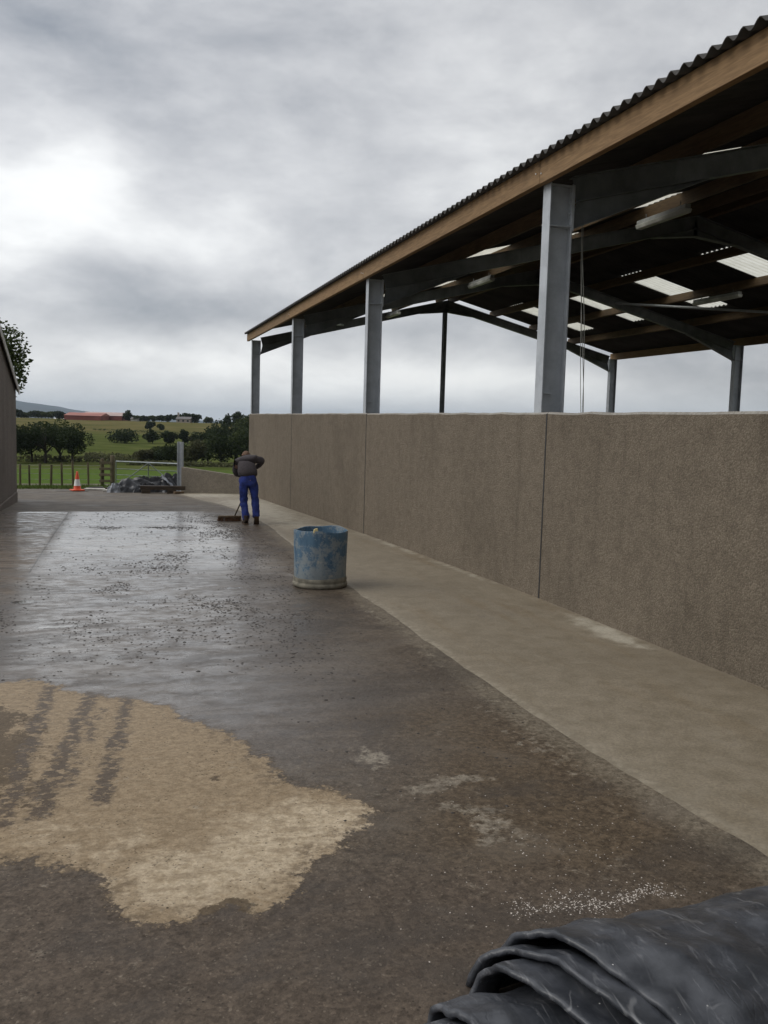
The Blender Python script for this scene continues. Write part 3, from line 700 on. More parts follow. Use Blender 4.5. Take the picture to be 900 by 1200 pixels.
# corrugated sheets; each rooflight leaves a hole in the sheet
PITCH, AMP = .1636, .027
SEG = 8
ncor = int((YE-YN)/PITCH); 
def roof_pt(side, u, y, lift=0):
    sg = 1 if side < 0 else -1
    x = XM+side*HALF*u
    z = raf_top(XM-HALF*min(u, 1) if u <= 1 else X0)+(-TAN*HALF*(u-1) if u > 1 else 0)
    if u > 1: z = raf_top(X0)-TAN*HALF*(u-1)
    ph = 2*math.pi*(y-YN)/PITCH
    return (x, y, z+(PUR+.012)*1.03+AMP*(1+math.cos(ph))+lift)
US = [0.0, .14, .275, .5, .675, .85, 1.028]
ysr = [YN+i*PITCH/SEG for i in range(ncor*SEG+1)]
LIGHTS = []
for k in range(-4, 6):
    yc = Y0+(.25+.5*k)*S+.0
    LIGHTS.append((yc-.53, yc+.53))
def in_light(y, row, side):
    return row in (2, 3) and any(a <= y < b_ for a, b_ in LIGHTS)
for side in (-1, 1):
    ms = MB(); 
    V_ = {}
    pts = [[roof_pt(side, u, y) for y in ysr] for u in US]
    nc = len(ysr); vs = [p for r in pts for p in r]; fs = []; lf = {}
    for r in range(len(US)-1):
        for c in range(nc-1):
            q = (r*nc+c, r*nc+c+1, (r+1)*nc+c+1, (r+1)*nc+c)
            if side > 0: q = q[::-1]
            y = (ysr[c]+ysr[c+1])/2
            if in_light(y, r, side):
                k = [i for i, (a, b_) in enumerate(LIGHTS) if a <= y < b_][0]
                lf.setdefault(k, []).append(q)
            else: fs.append(q)
    ms.add(vs, fs); o = ms.build('roof_sheet', M_roof, barn, smooth=True); solidify(o, .008, 0)
    bmx = bmesh.new(); bmx.from_mesh(o.data); bmesh.ops.delete(bmx, geom=[v_ for v_ in bmx.verts if not v_.link_faces], context='VERTS'); bmx.to_mesh(o.data); bmx.free()
    for k, qs in lf.items():
        ids = sorted({i for q in qs for i in q}); mp = {i: n for n, i in enumerate(ids)}
        MB().add([vs[i] for i in ids], [tuple(mp[i] for i in q) for q in qs]).build('rooflight', M_lite, barn, smooth=True)
m_ = MB()
zr_ = raf_top(XM)+PUR+.012+2*AMP+.012
m_.grid([[(XM-.22, y, zr_-.22*TAN), (XM-.05, y, zr_+.02), (XM+.05, y, zr_+.02), (XM+.22, y, zr_-.22*TAN)] for y in (YN, YE)])
solidify(m_.build('ridge_cap', M_roof, barn), .008)
# gable post, slim
m_ = MB(); yc = FR[-1]
m_.ibeam((XM-.05, yc, gz(28.6)-.1), (XM-.05, yc, raf_top(XM)-.26-.13), .15, .12, .009, .007, (0, 1, 0))
m_.build('gable_post', M_galvdark, barn)
# wind bracing tubes and the tie under the roof
for side in (-1, 1):
    def ub(u, y): 
        p = roof_pt(side, u, y); return (p[0], p[1], raf_top(p[0])-.13)
    MB().tube([ub(.36, FR[4]+.05), ub(.93, FR[3]+.1)] if side > 0 else [ub(.55, FR[5]-.1), ub(.95, FR[4]+.1)], .032, 8).build('wind_brace', M_galv, barn, smooth=True, auto=40)

# strip lights hang under the purlins, one rope hangs by the front column
def strip_light(x, y, label, ln=1.35):
    z = raf_top(x)-.10
    t = thing('strip_light', label, 'lamp', (x, y, z), 0, 'strip lights under the barn roof')
    MB().box(-.05, .05, -ln/2, ln/2, -.03, .035).build('housing', M_fitting, t, bevel=.008)
    m_ = MB(); m_.add(*[[(-.075, -ln/2-.01, -.03), (.075, -ln/2-.01, -.03), (.05, -ln/2-.01, -.10), (-.05, -ln/2-.01, -.10), (-.075, ln/2+.01, -.03), (.075, ln/2+.01, -.03), (.05, ln/2+.01, -.10), (-.05, ln/2+.01, -.10)], [(0, 1, 2, 3), (7, 6, 5, 4), (0, 4, 5, 1), (1, 5, 6, 2), (2, 6, 7, 3), (3, 7, 4, 0)]])
    m_.build('diffuser', M_diff, t, bevel=.012)
    for yy in (-ln*.35, ln*.35): MB().tube([(0, yy, .035), (0, yy, .11)], .008, 6).build('hanger', M_wire, t)
    return t
strip_light(8.45, 13.0, 'nearest strip light on the left roof slope, right of the tall front column')
strip_light(8.42, 20.4, 'middle strip light on the left roof slope, seen just left of the tall front column')
strip_light(8.60, 28.1, 'farthest strip light on the left roof slope, by the gable truss')
strip_light(13.82, 18.8, 'strip light on the far roof slope, seen across a pale rooflight', 1.7)
rope = MB()
rx = 5.13
tp_ = (rx, 9.5, raf_top(rx)+.01)
for k in range(3):
    pts = []
    for i in range(15):
        t = i/14
        sp = max(0, t-.45)
        pts.append((rx+.17*t+(.012*math.sin(t*9+k*2)+(k-1)*.06*sp), 9.5+.03*math.sin(t*6+k), lerp(tp_[2], .5, t)))
    rope.tube(pts, .0042, 6)
tag(rope.build('rope', M_rope, smooth=True), 'thin grey rope in loose strands hanging beside the tall front column', 'rope')

# ------------------------------------------------------------------ shed on the left
shed = thing('shed', 'rendered gable of a farm shed at the left edge with pale verge', 'shed', (-2.4, 20.6, gz(20.6)))
hb = gz(20.6)
ev = 2.27-hb; yr = 5.0; rg = ev+yr*.305
def shed_slab():
    m_ = MB()
    sec = [(-yr, -.4), (yr, -.4), (yr, ev), (0, rg), (-yr, ev)]
    n = len(sec)
    vs = [(0, y, z) for y, z in sec]+[(-14, y, z) for y, z in sec]
    fs = [tuple(range(n)), tuple(n+i for i in range(n))[::-1]]+[(i, n+i, n+(i+1) % n, (i+1) % n) for i in range(n)]
    return m_.add(vs, fs)
shed_slab().build('gable_wall', M_shed, shed)
for sg in (-1, 1):
    m_ = MB(); m_.beam((0, sg*(yr+.25), ev-.25*.305+.04), (0, 0, rg+.04), .001, .06)
    m2 = MB()
    a = Vector((.06, sg*(yr+.12), ev-.12*.305+.035)); c_ = Vector((.06, sg*.003, rg+.035))
    m2.hexa([a, a+Vector((-14.2, 0, 0)), c_+Vector((-14.2, 0, 0)), c_, a+Vector((0, 0, .05)), a+Vector((-14.2, 0, .05)), c_+Vector((-14.2, 0, .05)), c_+Vector((0, 0, .05))])
    m2.build('roof', M_roof, shed)
    m3 = MB(); m3.beam(a+Vector((.012, 0, -.05)), c_+Vector((.012, 0, -.05)), .022, .16); m3.build('verge_board', M_concbits, shed)
MB().box(-.0, .05, -yr+.02, yr-.35, -.4, .10).build('plinth', M_shed, shed, bevel=.02)

# ------------------------------------------------------------------ low wing wall and post
lw = MB()
A = Vector((2.22, 30.35)); B = Vector((4.05, 29.05)); dr = (B-A).normalized(); nn = Vector((-dr.y, dr.x))*.07
cs = []
for P_, top in ((A, .045), (B, -.155)):
    zb = gz(P_.y)-.2
    cs.append([(P_-nn).to_3d()+Vector((0, 0, zb)), (P_+nn).to_3d()+Vector((0, 0, zb)), (P_+nn).to_3d()+Vector((0, 0, top)), (P_-nn).to_3d()+Vector((0, 0, top))])
lw.hexa(cs[0]+cs[1])
tag(lw.build('low_wall', M_lowwall, bevel=.015), 'low concrete wing wall with sloping top, from the barn corner to the galvanised post', 'wall')
mp = MB(); mp.ibeam((2.16, 30.45, gz(30.4)-.2), (2.16, 30.45, .86), .15, .15, .011, .009, (.82, -.57, 0))
mp.tube([(2.15, 30.36, .80), (2.15, 30.34, .80)], .02, 8)
tag(mp.build('steel_post', M_galv), 'short galvanised steel post standing at the end of the low wall', 'post')

# ------------------------------------------------------------------ drum
drum = thing('drum', 'scuffed blue plastic half drum caked with dry cement on the apron edge', 'drum', (2.185, 9.58, gz(9.58)+.006), .4)
m_ = MB(); n = 72; prof_o = [(.280, .045), (.283, .09), (.286, .11), (.288, .20), (.290, .32), (.292, .45), (.295, .57), (.297, .612), (.294, .622), (.286, .620), (.283, .60), (.281, .40), (.276, .12), (.262, .10)]
vs = []
for i, (r, z) in enumerate(prof_o):
    for k in range(n):
        a = 2*math.pi*k/n
        dent = 1+.014*math.sin(2*a+1)+.008*math.sin(5*a)*(z*1.6)+.006*fbm(math.cos(a)*2, math.sin(a)*2, z*3)
        for ga in (3.35, 4.0, 5.6, .8, 2.0):
            dd = ((a-ga+math.pi) % (2*math.pi))-math.pi
            if .12 < z < .55 and i < 8: dent -= .022*math.exp(-(dd/.05)**2)
        zz = z+(.010*math.sin(a*2+.6)+.006*math.sin(a*5) if z > .5 else 0)
        vs.append((r*dent*math.cos(a), r*dent*math.sin(a), zz))
fs = [(i*n+k, i*n+(k+1) % n, (i+1)*n+(k+1) % n, (i+1)*n+k) for i in range(len(prof_o)-1) for k in range(n)]
m_.add(vs, fs)
m_.build('drum_wall', M_blue, drum, smooth=True, auto=50)
MB().lathe([(.0, .0), (.270, .0), (.292, .010), (.301, .030), (.297, .050), (.289, .060), (.292, .070), (.294, .085), (.291, .105), (.286, .118), (.27, .112)], 64).build('rolled_foot', M_cement, drum, smooth=True, auto=60)
MB().lathe([(.0, .27), (.10, .275), (.2, .268), (.26, .275), (.279, .30)], 48).build('cement_crust', M_cement, drum, smooth=True)
m_ = MB(); rr_ = random.Random(2)
m_.hexa([(-.03, -.012, 0), (.03, -.012, 0), (.03, .012, 0), (-.03, .012, 0), (-.022, -.010, .05), (.02, -.008, .058), (.018, .012, .055), (-.02, .01, .045)])
sc_o = m_.build('scrap', M_lime, bevel=.008); sc_o.location = (2.07, 9.32, gz(9.3)+.608)
tag(sc_o, 'small yellow scrap caught on the near rim of the blue drum', 'scrap')

# ------------------------------------------------------------------ skinned figures
def skin(name, verts, edges, radii, mat, parent=None, sub=2, root=0):
    me = bpy.data.meshes.new(name); me.from_pydata(verts, edges, []); o = bpy.data.objects.new(name, me); COL.objects.link(o)
    md = o.modifiers.new('skin', 'SKIN'); md.use_smooth_shade = True
    if not me.skin_vertices: me.skin_vertices.new()
    for i, r in enumerate(radii):
        sv = me.skin_vertices[0].data[i]; sv.radius = r if isinstance(r, tuple) else (r, r)
        sv.use_root = (i == root)
    s_ = o.modifiers.new('sub', 'SUBSURF'); s_.levels = sub; s_.render_levels = sub
    dg = bpy.context.evaluated_depsgraph_get(); dg.update()
    nm = bpy.data.meshes.new_from_object(o.evaluated_get(dg)); nm.name = name
    o.modifiers.clear(); o.data = nm; bpy.data.meshes.remove(me)
    nm.materials.clear(); nm.materials.append(mat)
    nm.polygons.foreach_set('use_smooth', [True]*len(nm.polygons))
    if parent: o.parent = parent
    return o
class Sk:
    def __init__(s): s.v = []; s.e = []; s.r = []
    def p(s, co, r, frm=None):
        s.v.append(tuple(co)); s.r.append(r)
        if frm is not None: s.e.append((frm, len(s.v)-1))
        return len(s.v)-1
    def chain(s, pts, frm=None):
        for co, r in pts: frm = s.p(co, r, frm)
        return frm
    def make(s, name, mat, parent=None, sub=2): return skin(name, s.v, s.e, s.r, mat, parent, sub)

def wrinkle(o, amp, sc_, seed=0):
    for v_ in o.data.vertices:
        n_ = fbm(v_.co.x, v_.co.y, v_.co.z*sc_+seed, sc_, 3)
        v_.co += v_.normal*amp*n_
    o.data.update()

MANX, MANY = 2.52, 17.55
GH = gz(MANY)
# skeleton, metres, +y away from the camera, the man leans forward over a broom
K = dict(pel=(.015, .02, .90), waist=(.015, .07, 1.02), chest=(.005, .20, 1.17), up=(.01, .29, 1.25), neck=(.025, .39, 1.275), hd=(.03, .445, 1.305), crown=(.035, .485, 1.345),
         shR=(.170, .27, 1.265), elR=(.345, .29, 1.225), wrR=(.225, .45, 1.065), shL=(-.160, .26, 1.20), elL=(-.205, .32, 1.00), wrL=(.045, .49, .865),
         hipR=(.105, .015, .86), knR=(.155, .06, .50), anR=(.175, -.03, .15), hipL=(-.075, .02, .86), knL=(-.045, .11, .48), anL=(-.02, .0, .09))
V = {k: Vector(v_) for k, v_ in K.items()}
man = Sk()
i0 = man.p(V['pel'], (.115, .085)); iw = man.p(V['waist'], (.105, .078), i0); ic = man.p(V['chest'], (.110, .080), iw); iu = man.p(V['up'], (.085, .065), ic)
ink = man.p(V['neck'], (.055, .055), iu); ij = man.p(V['hd']-Vector((0, -.005, .01)), (.070, .075), ink); ih = man.p(V['hd']+Vector((.002, .012, .035)), (.074, .088), ij); icr = man.p(V['crown'], (.045, .055), ih)
# face: nose and ears (the face looks down the yard)
man.chain([(V['hd']+Vector((.002, .095, .005)), (.016, .016)), (V['hd']+Vector((.002, .118, -.008)), (.010, .010))], ij)
for sx in (-1, 1): man.chain([(V['hd']+Vector((sx*.075, -.004, .022)), (.010, .016)), (V['hd']+Vector((sx*.088, -.014, .03)), (.006, .012))], ih)
for s_, sh, el, wr in (('R', 'shR', 'elR', 'wrR'), ('L', 'shL', 'elL', 'wrL')):
    a = man.p(V[sh], (.042, .042), iu); a = man.p(V[el], (.032, .032), a); w_ = man.p(V[wr], (.026, .022), a)
    hdir = (V[wr]-V[el]).normalized()
    grip = Vector((.40, -.33, .90)).normalized()           # along the broom handle
    side = grip
    back = hdir.cross(grip).normalized()
    for f_, (off, ln) in enumerate(((.033, .9), (.011, 1.0), (-.011, .95), (-.033, .78))):
        kn = V[wr]+hdir*.085+side*off
        k1 = man.p(kn, (.0125, .0125), w_)
        k2 = man.p(kn+(hdir*.022+back*.022)*ln, (.009, .009), k1); k3 = man.p(kn+(hdir*.004+back*.042)*ln, (.0085, .0085), k2); man.p(kn+(hdir*-.018+back*.044)*ln, (.0075, .0075), k3)
    t1 = man.p(V[wr]+hdir*.035+side*.036+back*.012, (.012, .012), w_); t2 = man.p(V[wr]+hdir*.06+side*.05+back*.034, (.010, .010), t1); man.p(V[wr]+hdir*.075+side*.04+back*.052, (.009, .009), t2)
for h_, k_, a_ in (('hipR', 'knR', 'anR'), ('hipL', 'knL', 'anL')):
    a = man.p(V[h_], (.078, .08), i0); a = man.p(V[k_], (.05, .052), a); a = man.p(V[a_], (.034, .036), a)
    toe = (V[a_]+Vector((.01, .12, -.05))) if a_ == 'anL' else (V[a_]+Vector((.015, .10, -.11)))
    man.p(toe, (.035, .025), a)
body = man.make('person', M_skin, None, 2)
body.location = (MANX, MANY, GH); 
tag(body, 'man seen from behind in dark grey jumper and royal blue trousers, leaning over a broom', 'person')
# jumper
j = Sk()
a0 = j.p(V['waist']+Vector((0, -.04, -.125)), (.205, .150)); a1 = j.p(V['waist']+Vector((0, .0, .0)), (.205, .150), a0); a2 = j.p(V['chest']+Vector((0, -.01, .0)), (.205, .150), a1); a3 = j.p(V['up']+Vector((0, -.005, .0)), (.175, .125), a2); j.p(V['neck']+Vector((-.003, .0, -.005)), (.080, .076), a3)
b1 = j.p(V['shR']+Vector((.01, 0, 0)), (.086, .086), a3); b2 = j.p(lerp(V['shR'], V['elR'], .55), (.075, .075), b1); b3 = j.p(V['elR'], (.067, .067), b2); b4 = j.p(lerp(V['elR'], V['wrR'], .5), (.058, .056), b3); j.p(lerp(V['elR'], V['wrR'], .92), (.044, .042), b4)
b1 = j.p(V['shL'], (.088, .09), a3); b2 = j.p(lerp(V['shL'], V['elL'], .55), (.078, .078), b1); b3 = j.p(V['elL'], (.068, .068), b2); b4 = j.p(lerp(V['elL'], V['wrL'], .5), (.054, .052), b3); j.p(lerp(V['elL'], V['wrL'], .92), (.042, .04), b4)
jo = j.make('jumper', M_jumper, body, 2); wrinkle(jo, .014, 9)
co_ = MB().lathe([(.062, -.02), (.070, .0), (.066, .03), (.058, .035)], 20)
co_ = co_.build('collar', M_collar, body, smooth=True); co_.location = V['neck']+Vector((-.004, -.012, .0)); co_.rotation_euler = (-.62, 0.05, 0)
# trousers
t_ = Sk()
p0 = t_.p(V['waist']+Vector((0, -.0, -.0)), (.150, .112)); p1 = t_.p(V['pel']+Vector((.0, -.01, .0)), (.185, .140), p0)
for h_, k_, a_, sx in (('hipR', 'knR', 'anR', 1), ('hipL', 'knL', 'anL', -1)):
    q1 = t_.p(V[h_]+Vector((sx*.005, -.005, -.05)), (.102, .108), p1); q2 = t_.p(lerp(V[h_], V[k_], .55), (.092, .096), q1)
    q3 = t_.p(V[k_], (.080, .082), q2); q4 = t_.p(lerp(V[k_], V[a_], .5)+Vector((0, -.012, 0)), (.076, .078), q3); q5 = t_.p(lerp(V[k_], V[a_], .88)+Vector((0, -.008, 0)), (.074, .078), q4); t_.p(lerp(V[k_], V[a_], 1.06)+Vector((0, 0, 0)), (.070, .076), q5)
tr_ = t_.make('trousers', M_blueT, body, 2); wrinkle(tr_, .022, 11, 3.)
# hair
m_ = MB(); vs = []; fs = []
nu, nv = 20, 9
for iv in range(nv):
    ph = math.pi*.60*iv/(nv-1)
    for iu_ in range(nu):
        th = 2*math.pi*iu_/nu
        vs.append((.082*math.sin(ph)*math.cos(th), .094*math.sin(ph)*math.sin(th), .088*math.cos(ph)))
for iv in range(nv-1):
    for iu_ in range(nu): fs.append((iv*nu+iu_, (iv+1)*nu+iu_, (iv+1)*nu+(iu_+1) % nu, iv*nu+(iu_+1) % nu))
m_.add(vs, fs); ho = m_.build('hair', M_hair, body, smooth=True); ho.location = V['hd']+Vector((.003, .004, .022)); ho.rotation_euler = (.25, 0, 0)
# boots
def boot(pivot, pitch, yaw):
    m_ = MB(); prof = [(-.095, .040), (-.06, .046), (0, .044), (.06, .05), (.12, .052), (.165, .04), (.185, .018)]
    rows = []
    for y, w in prof:
        hgt = .115 if y < -.02 else lerp(.11, .055, min(1, (y+.02)/.12)); hgt = hgt if y < .15 else .04
        rows.append([(w*math.cos(a), y, max(0, .0)+hgt*(math.sin(a) if math.sin(a) > 0 else 0)) for a in [math.pi*k/8 for k in range(9)]])
    rows[0] = [(x*.8, y, z) for x, y, z in rows[0]]
    m_.grid(rows); n_ = len(m_.v); 
    b_ = m_.build('boot', M_boot, body, smooth=True); solidify(b_, .012, 1)
    s_ = MB(); c_ = [(-w*1.06, y) for y, w in prof]+[(w*1.06, y) for y, w in prof[::-1]]
    s_.add([(x, y, -.022) for x, y in c_]+[(x, y, .002) for x, y in c_], [tuple(range(len(c_))), tuple(range(len(c_), 2*len(c_)))[::-1]]+[(i, (i+1) % len(c_), len(c_)+(i+1) % len(c_), len(c_)+i) for i in range(len(c_))])
    so_ = s_.build('sole', M_sole, b_)
    sh = MB().tube([(0, -.045, .05), (0, -.045, .155)], [.052, .056], 14, True).build('shaft', M_boot, b_, smooth=True, auto=50)
    b_.location = pivot; b_.rotation_euler = (pitch, 0, yaw); return b_
boot(V['anL']+Vector((.0, .03, -.066)), 0, .05)
boot(V['anR']+Vector((.012, .02, -.052)), -.85, -.15)
# broom: a tool of its own, in his hands
hA = Vector((-.14, .83, .075)); hB = Vector((.27, .42, 1.17))
broom = thing('broom', 'wide yard broom with brown bristles pushed ahead of the man in blue trousers', 'broom', (MANX, MANY, gz(MANY+.75)+.0))
off = gz(MANY)-gz(MANY+.75)
hA2 = hA+Vector((0, 0, 0)); hB2 = hB+Vector((0, 0, off))
MB().tube([hA2, hB2], .014, 10).build('handle', M_post, broom, smooth=True, auto=40)
hd_ = MB(); hd_.box(-.46, .0, .795, .865, .072, .108); hd_.build('broom_head', M_oldwood, broom, bevel=.006)
m_ = MB(); rb = random.Random(8)
for i in range(150):
    x = rb.uniform(-.455, -.005); y = rb.uniform(.80, .86); fx = x+rb.uniform(-.025, .025); fy = y+rb.uniform(-.03, .03)
    m_.beam((x, y, .073), (fx, fy, .0), .010, .010, (0, 1, 0), .014, .014)
m_.build('bristles', M_bristle, broom)

# ------------------------------------------------------------------ cone, sheeting heap, timbers, slabs
cone = thing('traffic_cone', 'orange traffic cone with one white band by the grass edge', 'traffic cone', (-1.10, 31.6, gz(31.6)+.02), .3)
MB().lathe([(.135, .03), (.118, .06), (.105, .16)], 32).build('cone_body', M_cone, cone, smooth=True)
MB().lathe([(.106, .16), (.104, .165), (.074, .37), (.0735, .375)], 32).build('white_sleeve', M_white, cone, smooth=True)
MB().lathe([(.073, .375), (.033, .60), (.028, .63), (.018, .635), (0, .635)], 32).build('cone_tip', M_cone, cone, smooth=True)
MB().box(-.20, .20, -.20, .20, 0, .035).build('cone_base', M_cone, cone, bevel=.012)
brd = MB().box(-.55, .45, -.12, .12, 0, .045).build('board', M_darkwood, bevel=.004); brd.location = (-1.2, 31.55, gz(31.55)+.004-.03)
brd.location.z = gz(31.6)-.028; brd.rotation_euler = (0, 0, .06)
tag(brd, 'thin dark plank lying under the orange traffic cone', 'plank')

# heap of plastic sheeting
heap = thing('sheeting_heap', 'crumpled heap of black and silver plastic sheeting in front of the metal gate', 'plastic sheeting', (1.15, 30.95, gz(30.95)))
def crumple(name, mat, cx, cy, lx, ly, hz, seed, n=44):
    rows = []
    for i in range(n):
        row = []
        for k in range(n):
            u = i/(n-1)*2-1; w = k/(n-1)*2-1
            rr2 = u*u+w*w; e = max(0, 1-rr2**1.1)
            q_ = u*math.cos(seed)+w*math.sin(seed); p_ = w*math.cos(seed)-u*math.sin(seed); rg_ = .9-2.0*abs(fbm(q_*2.6, p_*.7, seed, 1.0, 2)); nz = fbm(u*2, w*2, seed+4, 1.2, 2)
            z = hz*1.1*(e**.75)*(.50+.55*rg_+.25*nz)
            edg = 1+.2*fbm(u*2, w*2, seed+9, 1)
            row.append((1.22*(cx+lx*u*edg), cy+ly*w*edg, max(.0, z)+.012))
        rows.append(row)
    o = MB().grid(rows).build(name, mat, heap, smooth=True, auto=70); return o
crumple('black_sheet', M_heapblack, .05, .08, .95, .42, .46, 1.0)
crumple('grey_sheet', M_heapgrey, -.50, -.08, .50, .34, .40, 4.2)
crumple('silver_sheet', M_heapgrey, .55, .02, .48, .36, .62, 7.7)
# one pale sheet thrown over the right shoulder of the heap, sloping to the ground
m_ = MB(); rows = []
for i in range(22):
    t = i/21; row = []
    for k in range(12):
        w = k/11-.5
        row.append((.42+.62*t+.05*fbm(t*3, w*4, 2.2), -.30+.46*w+.10*t+.04*fbm(t*4, w*3, 5.2), max(.015, .60*(1-t)**.8+.05*fbm(t*4, w*5, 8.1)-.22*abs(w))))
    rows.append(row)
solidify(m_.grid(rows).build('pale_sheet', M_heappale, heap, smooth=True), .006, 0)
crumple('pale_edge', M_heappale, -.86, -.30, .20, .13, .30, 15.3)
crumple('silver_strip', M_heapgrey, -.15, -.34, .34, .12, .30, 18.3)
# timbers by the heap
def timber(x, y, z, rz, ln, w, h, label, mat=M_darkwood, ry=0):
    o = MB().box(-ln/2, ln/2, -w/2, w/2, 0, h).build('timber', mat, bevel=.006); o.location = (x, y, z); o.rotation_euler = (0, ry, rz); return tag(o, label, 'timber')
timber(1.58, 30.0, gz(30.0)+.115, -.05, 1.42, .16, .13, 'heavy wet timber baulk raised on blocks in front of the sheeting heap', M_darkwood, .0)
for x, y, l_ in ((1.05, 30.02, 'dark block under the left end of the heavy timber baulk'), (1.86, 29.97, 'dark block under the right end of the heavy timber baulk')):
    o = MB().box(-.14, .14, -.09, .09, 0, .118).build('block', M_darkwood, bevel=.008); o.location = (x, y, gz(y)-.004); tag(o, l_, 'block')
o = MB().box(-.16, .16, -.06, .06, 0, .075).build('timber_offcut', M_oldwood, bevel=.006); o.location = (2.06, 29.62, gz(29.62)+.002); o.rotation_euler = (0, 0, .3); tag(o, 'short brown timber offcut lying on the pale apron by the baulk', 'timber')
for i, (x, y, ln, l_) in enumerate(((-.45, 32.5, .9, 'pale broken concrete slab on the yard edge, right of the cone'), (.28, 31.2, 1.1, 'pale flat slab lying just left of the sheeting heap'))):
    o = MB().box(-ln/2, ln/2, -.16, .16, 0, .06).build('slab', M_concbits, bevel=.012); o.location = (x, y, gz(y)); o.rotation_euler = (0, 0, -.28); tag(o, l_, 'slab')
rb = random.Random(3)
for i, (x, y, sx, sy, h, l_) in enumerate(((-.52, 33.0, .32, .12, .12, 'dark flat stone on the grass edge behind the pale slab'), (-.05, 32.3, .2, .15, .13, 'dark lump of rubble left of the gate post'), (.12, 31.9, .22, .13, .10, 'small dark stone between the gate post and the heap'))):
    m_ = MB(); m_.hexa([(-sx, -sy, 0), (sx, -sy, 0), (sx*.9, sy, 0), (-sx, sy, 0), (-sx*.8, -sy*.8, h), (sx*.7, -sy*.7, h*.8), (sx*.7, sy*.7, h), (-sx*.7, sy*.8, h*.7)])
    o = m_.build('stone', M_darkwood if i else M_mud, bevel=.02); o.location = (x, y, gz(y)-.01); tag(o, l_, 'stone')

# ------------------------------------------------------------------ fences and gate
def gp(px, D):
    """ground point at depth D along the sight line through image column px"""
    v_ = fw+rt*((px-450)/FPX)
    v_ = v_*(D/v_.dot(fw)); return v_.x, v_.y
def post_obj(parent, x, y, h, r, mat, name='post', lean=0):
    z = tz(x, y); m_ = MB(); m_.tube([(x, y, z-.15), (x+lean*.5, y, z+h*.5), (x+lean, y, z+h-.02), (x+lean, y, z+h)], [r, r, r*.95, r*.8], 10)
    return m_.build(name, mat, parent, smooth=True, auto=40)
fence = thing('wire_fence', 'rough timber post and wire fence along the grass left of the gate', 'fence', (0, 0, 0))
FP = []
rb = random.Random(11)
for px, h in ((2, .95), (13, .98), (24, .96), (35, .92), (47, 1.0), (60, .94), (73, 1.02), (86, 1.12), (104, 1.06)):
    x, y = gp(px, 40+rb.uniform(-.15, .15)); FP.append((x, y, h)); post_obj(fence, x, y, h, .042+rb.uniform(0, .012), M_post, 'post', rb.uniform(-.03, .03))
xe, ye = gp(118, 40); FP.append((xe, ye, 1.0))
for hh in (.30, .55, .78, .92):
    m_ = MB()
    for (x0_, y0_, h0), (x1_, y1_, h1) in zip(FP[:-1], FP[1:]):
        z0_, z1_ = tz(x0_, y0_)+hh, tz(x1_, y1_)+hh
        m_.tube([(x0_, y0_, z0_), ((x0_+x1_)/2, (y0_+y1_)/2, (z0_+z1_)/2-.012), (x1_, y1_, z1_)], .007, 5)
    m_.build('wire', M_wire, fence)
# stub of rail fence between wire fence and gate
rf = thing('rail_fence', 'short stout timber rail fence between the wire fence and the gate', 'fence', (0, 0, 0))
xa, ya_ = gp(120, 39.6); xb, yb = gp(132, 39.4)
post_obj(rf, xa, ya_, 1.22, .085, M_post); post_obj(rf, xb, yb, 1.36, .105, M_post)
for hh in (.25, .52, .78, 1.04):
    za, zb = tz(xa, ya_)+hh, tz(xb, yb)+hh
    MB().beam((xa-.12, ya_-.11, za), (xb, yb-.13, zb), .04, .11).build('rail', M_post, rf, bevel=.005)
gate = thing('field_gate', 'five bar galvanised metal field gate with diagonal braces beyond the sheeting heap', 'gate', (0, 0, 0))
gx0, gy0 = gp(136, 39.3); gx1, gy1 = gp(212, 38.6)
gzb = min(tz(gx0, gy0), tz(gx1, gy1))+.10
for hh, r in ((0, .02), (.20, .016), (.42, .016), (.68, .016), (1.0, .026)):
    MB().tube([(gx0, gy0, gzb+hh), (gx1, gy1, gzb+hh)], r, 8).build('bar', M_gate if hh < .9 else M_galv, gate, smooth=True, auto=40)
for t in (0, .5, 1):
    x, y = lerp(gx0, gx1, t), lerp(gy0, gy1, t)-(.045 if t == .5 else 0)
    MB().tube([(x, y, gzb), (x, y, gzb+1.0)], .022, 8).build('upright', M_gate, gate, smooth=True, auto=40)
for t in (.06, .94):
    MB().tube([(lerp(gx0, gx1, t), lerp(gy0, gy1, t)-.05, gzb+.02), (lerp(gx0, gx1, .5), lerp(gy0, gy1, .5)-.09, gzb+.98)], .020, 8).build('brace', M_gate, gate, smooth=True, auto=40)

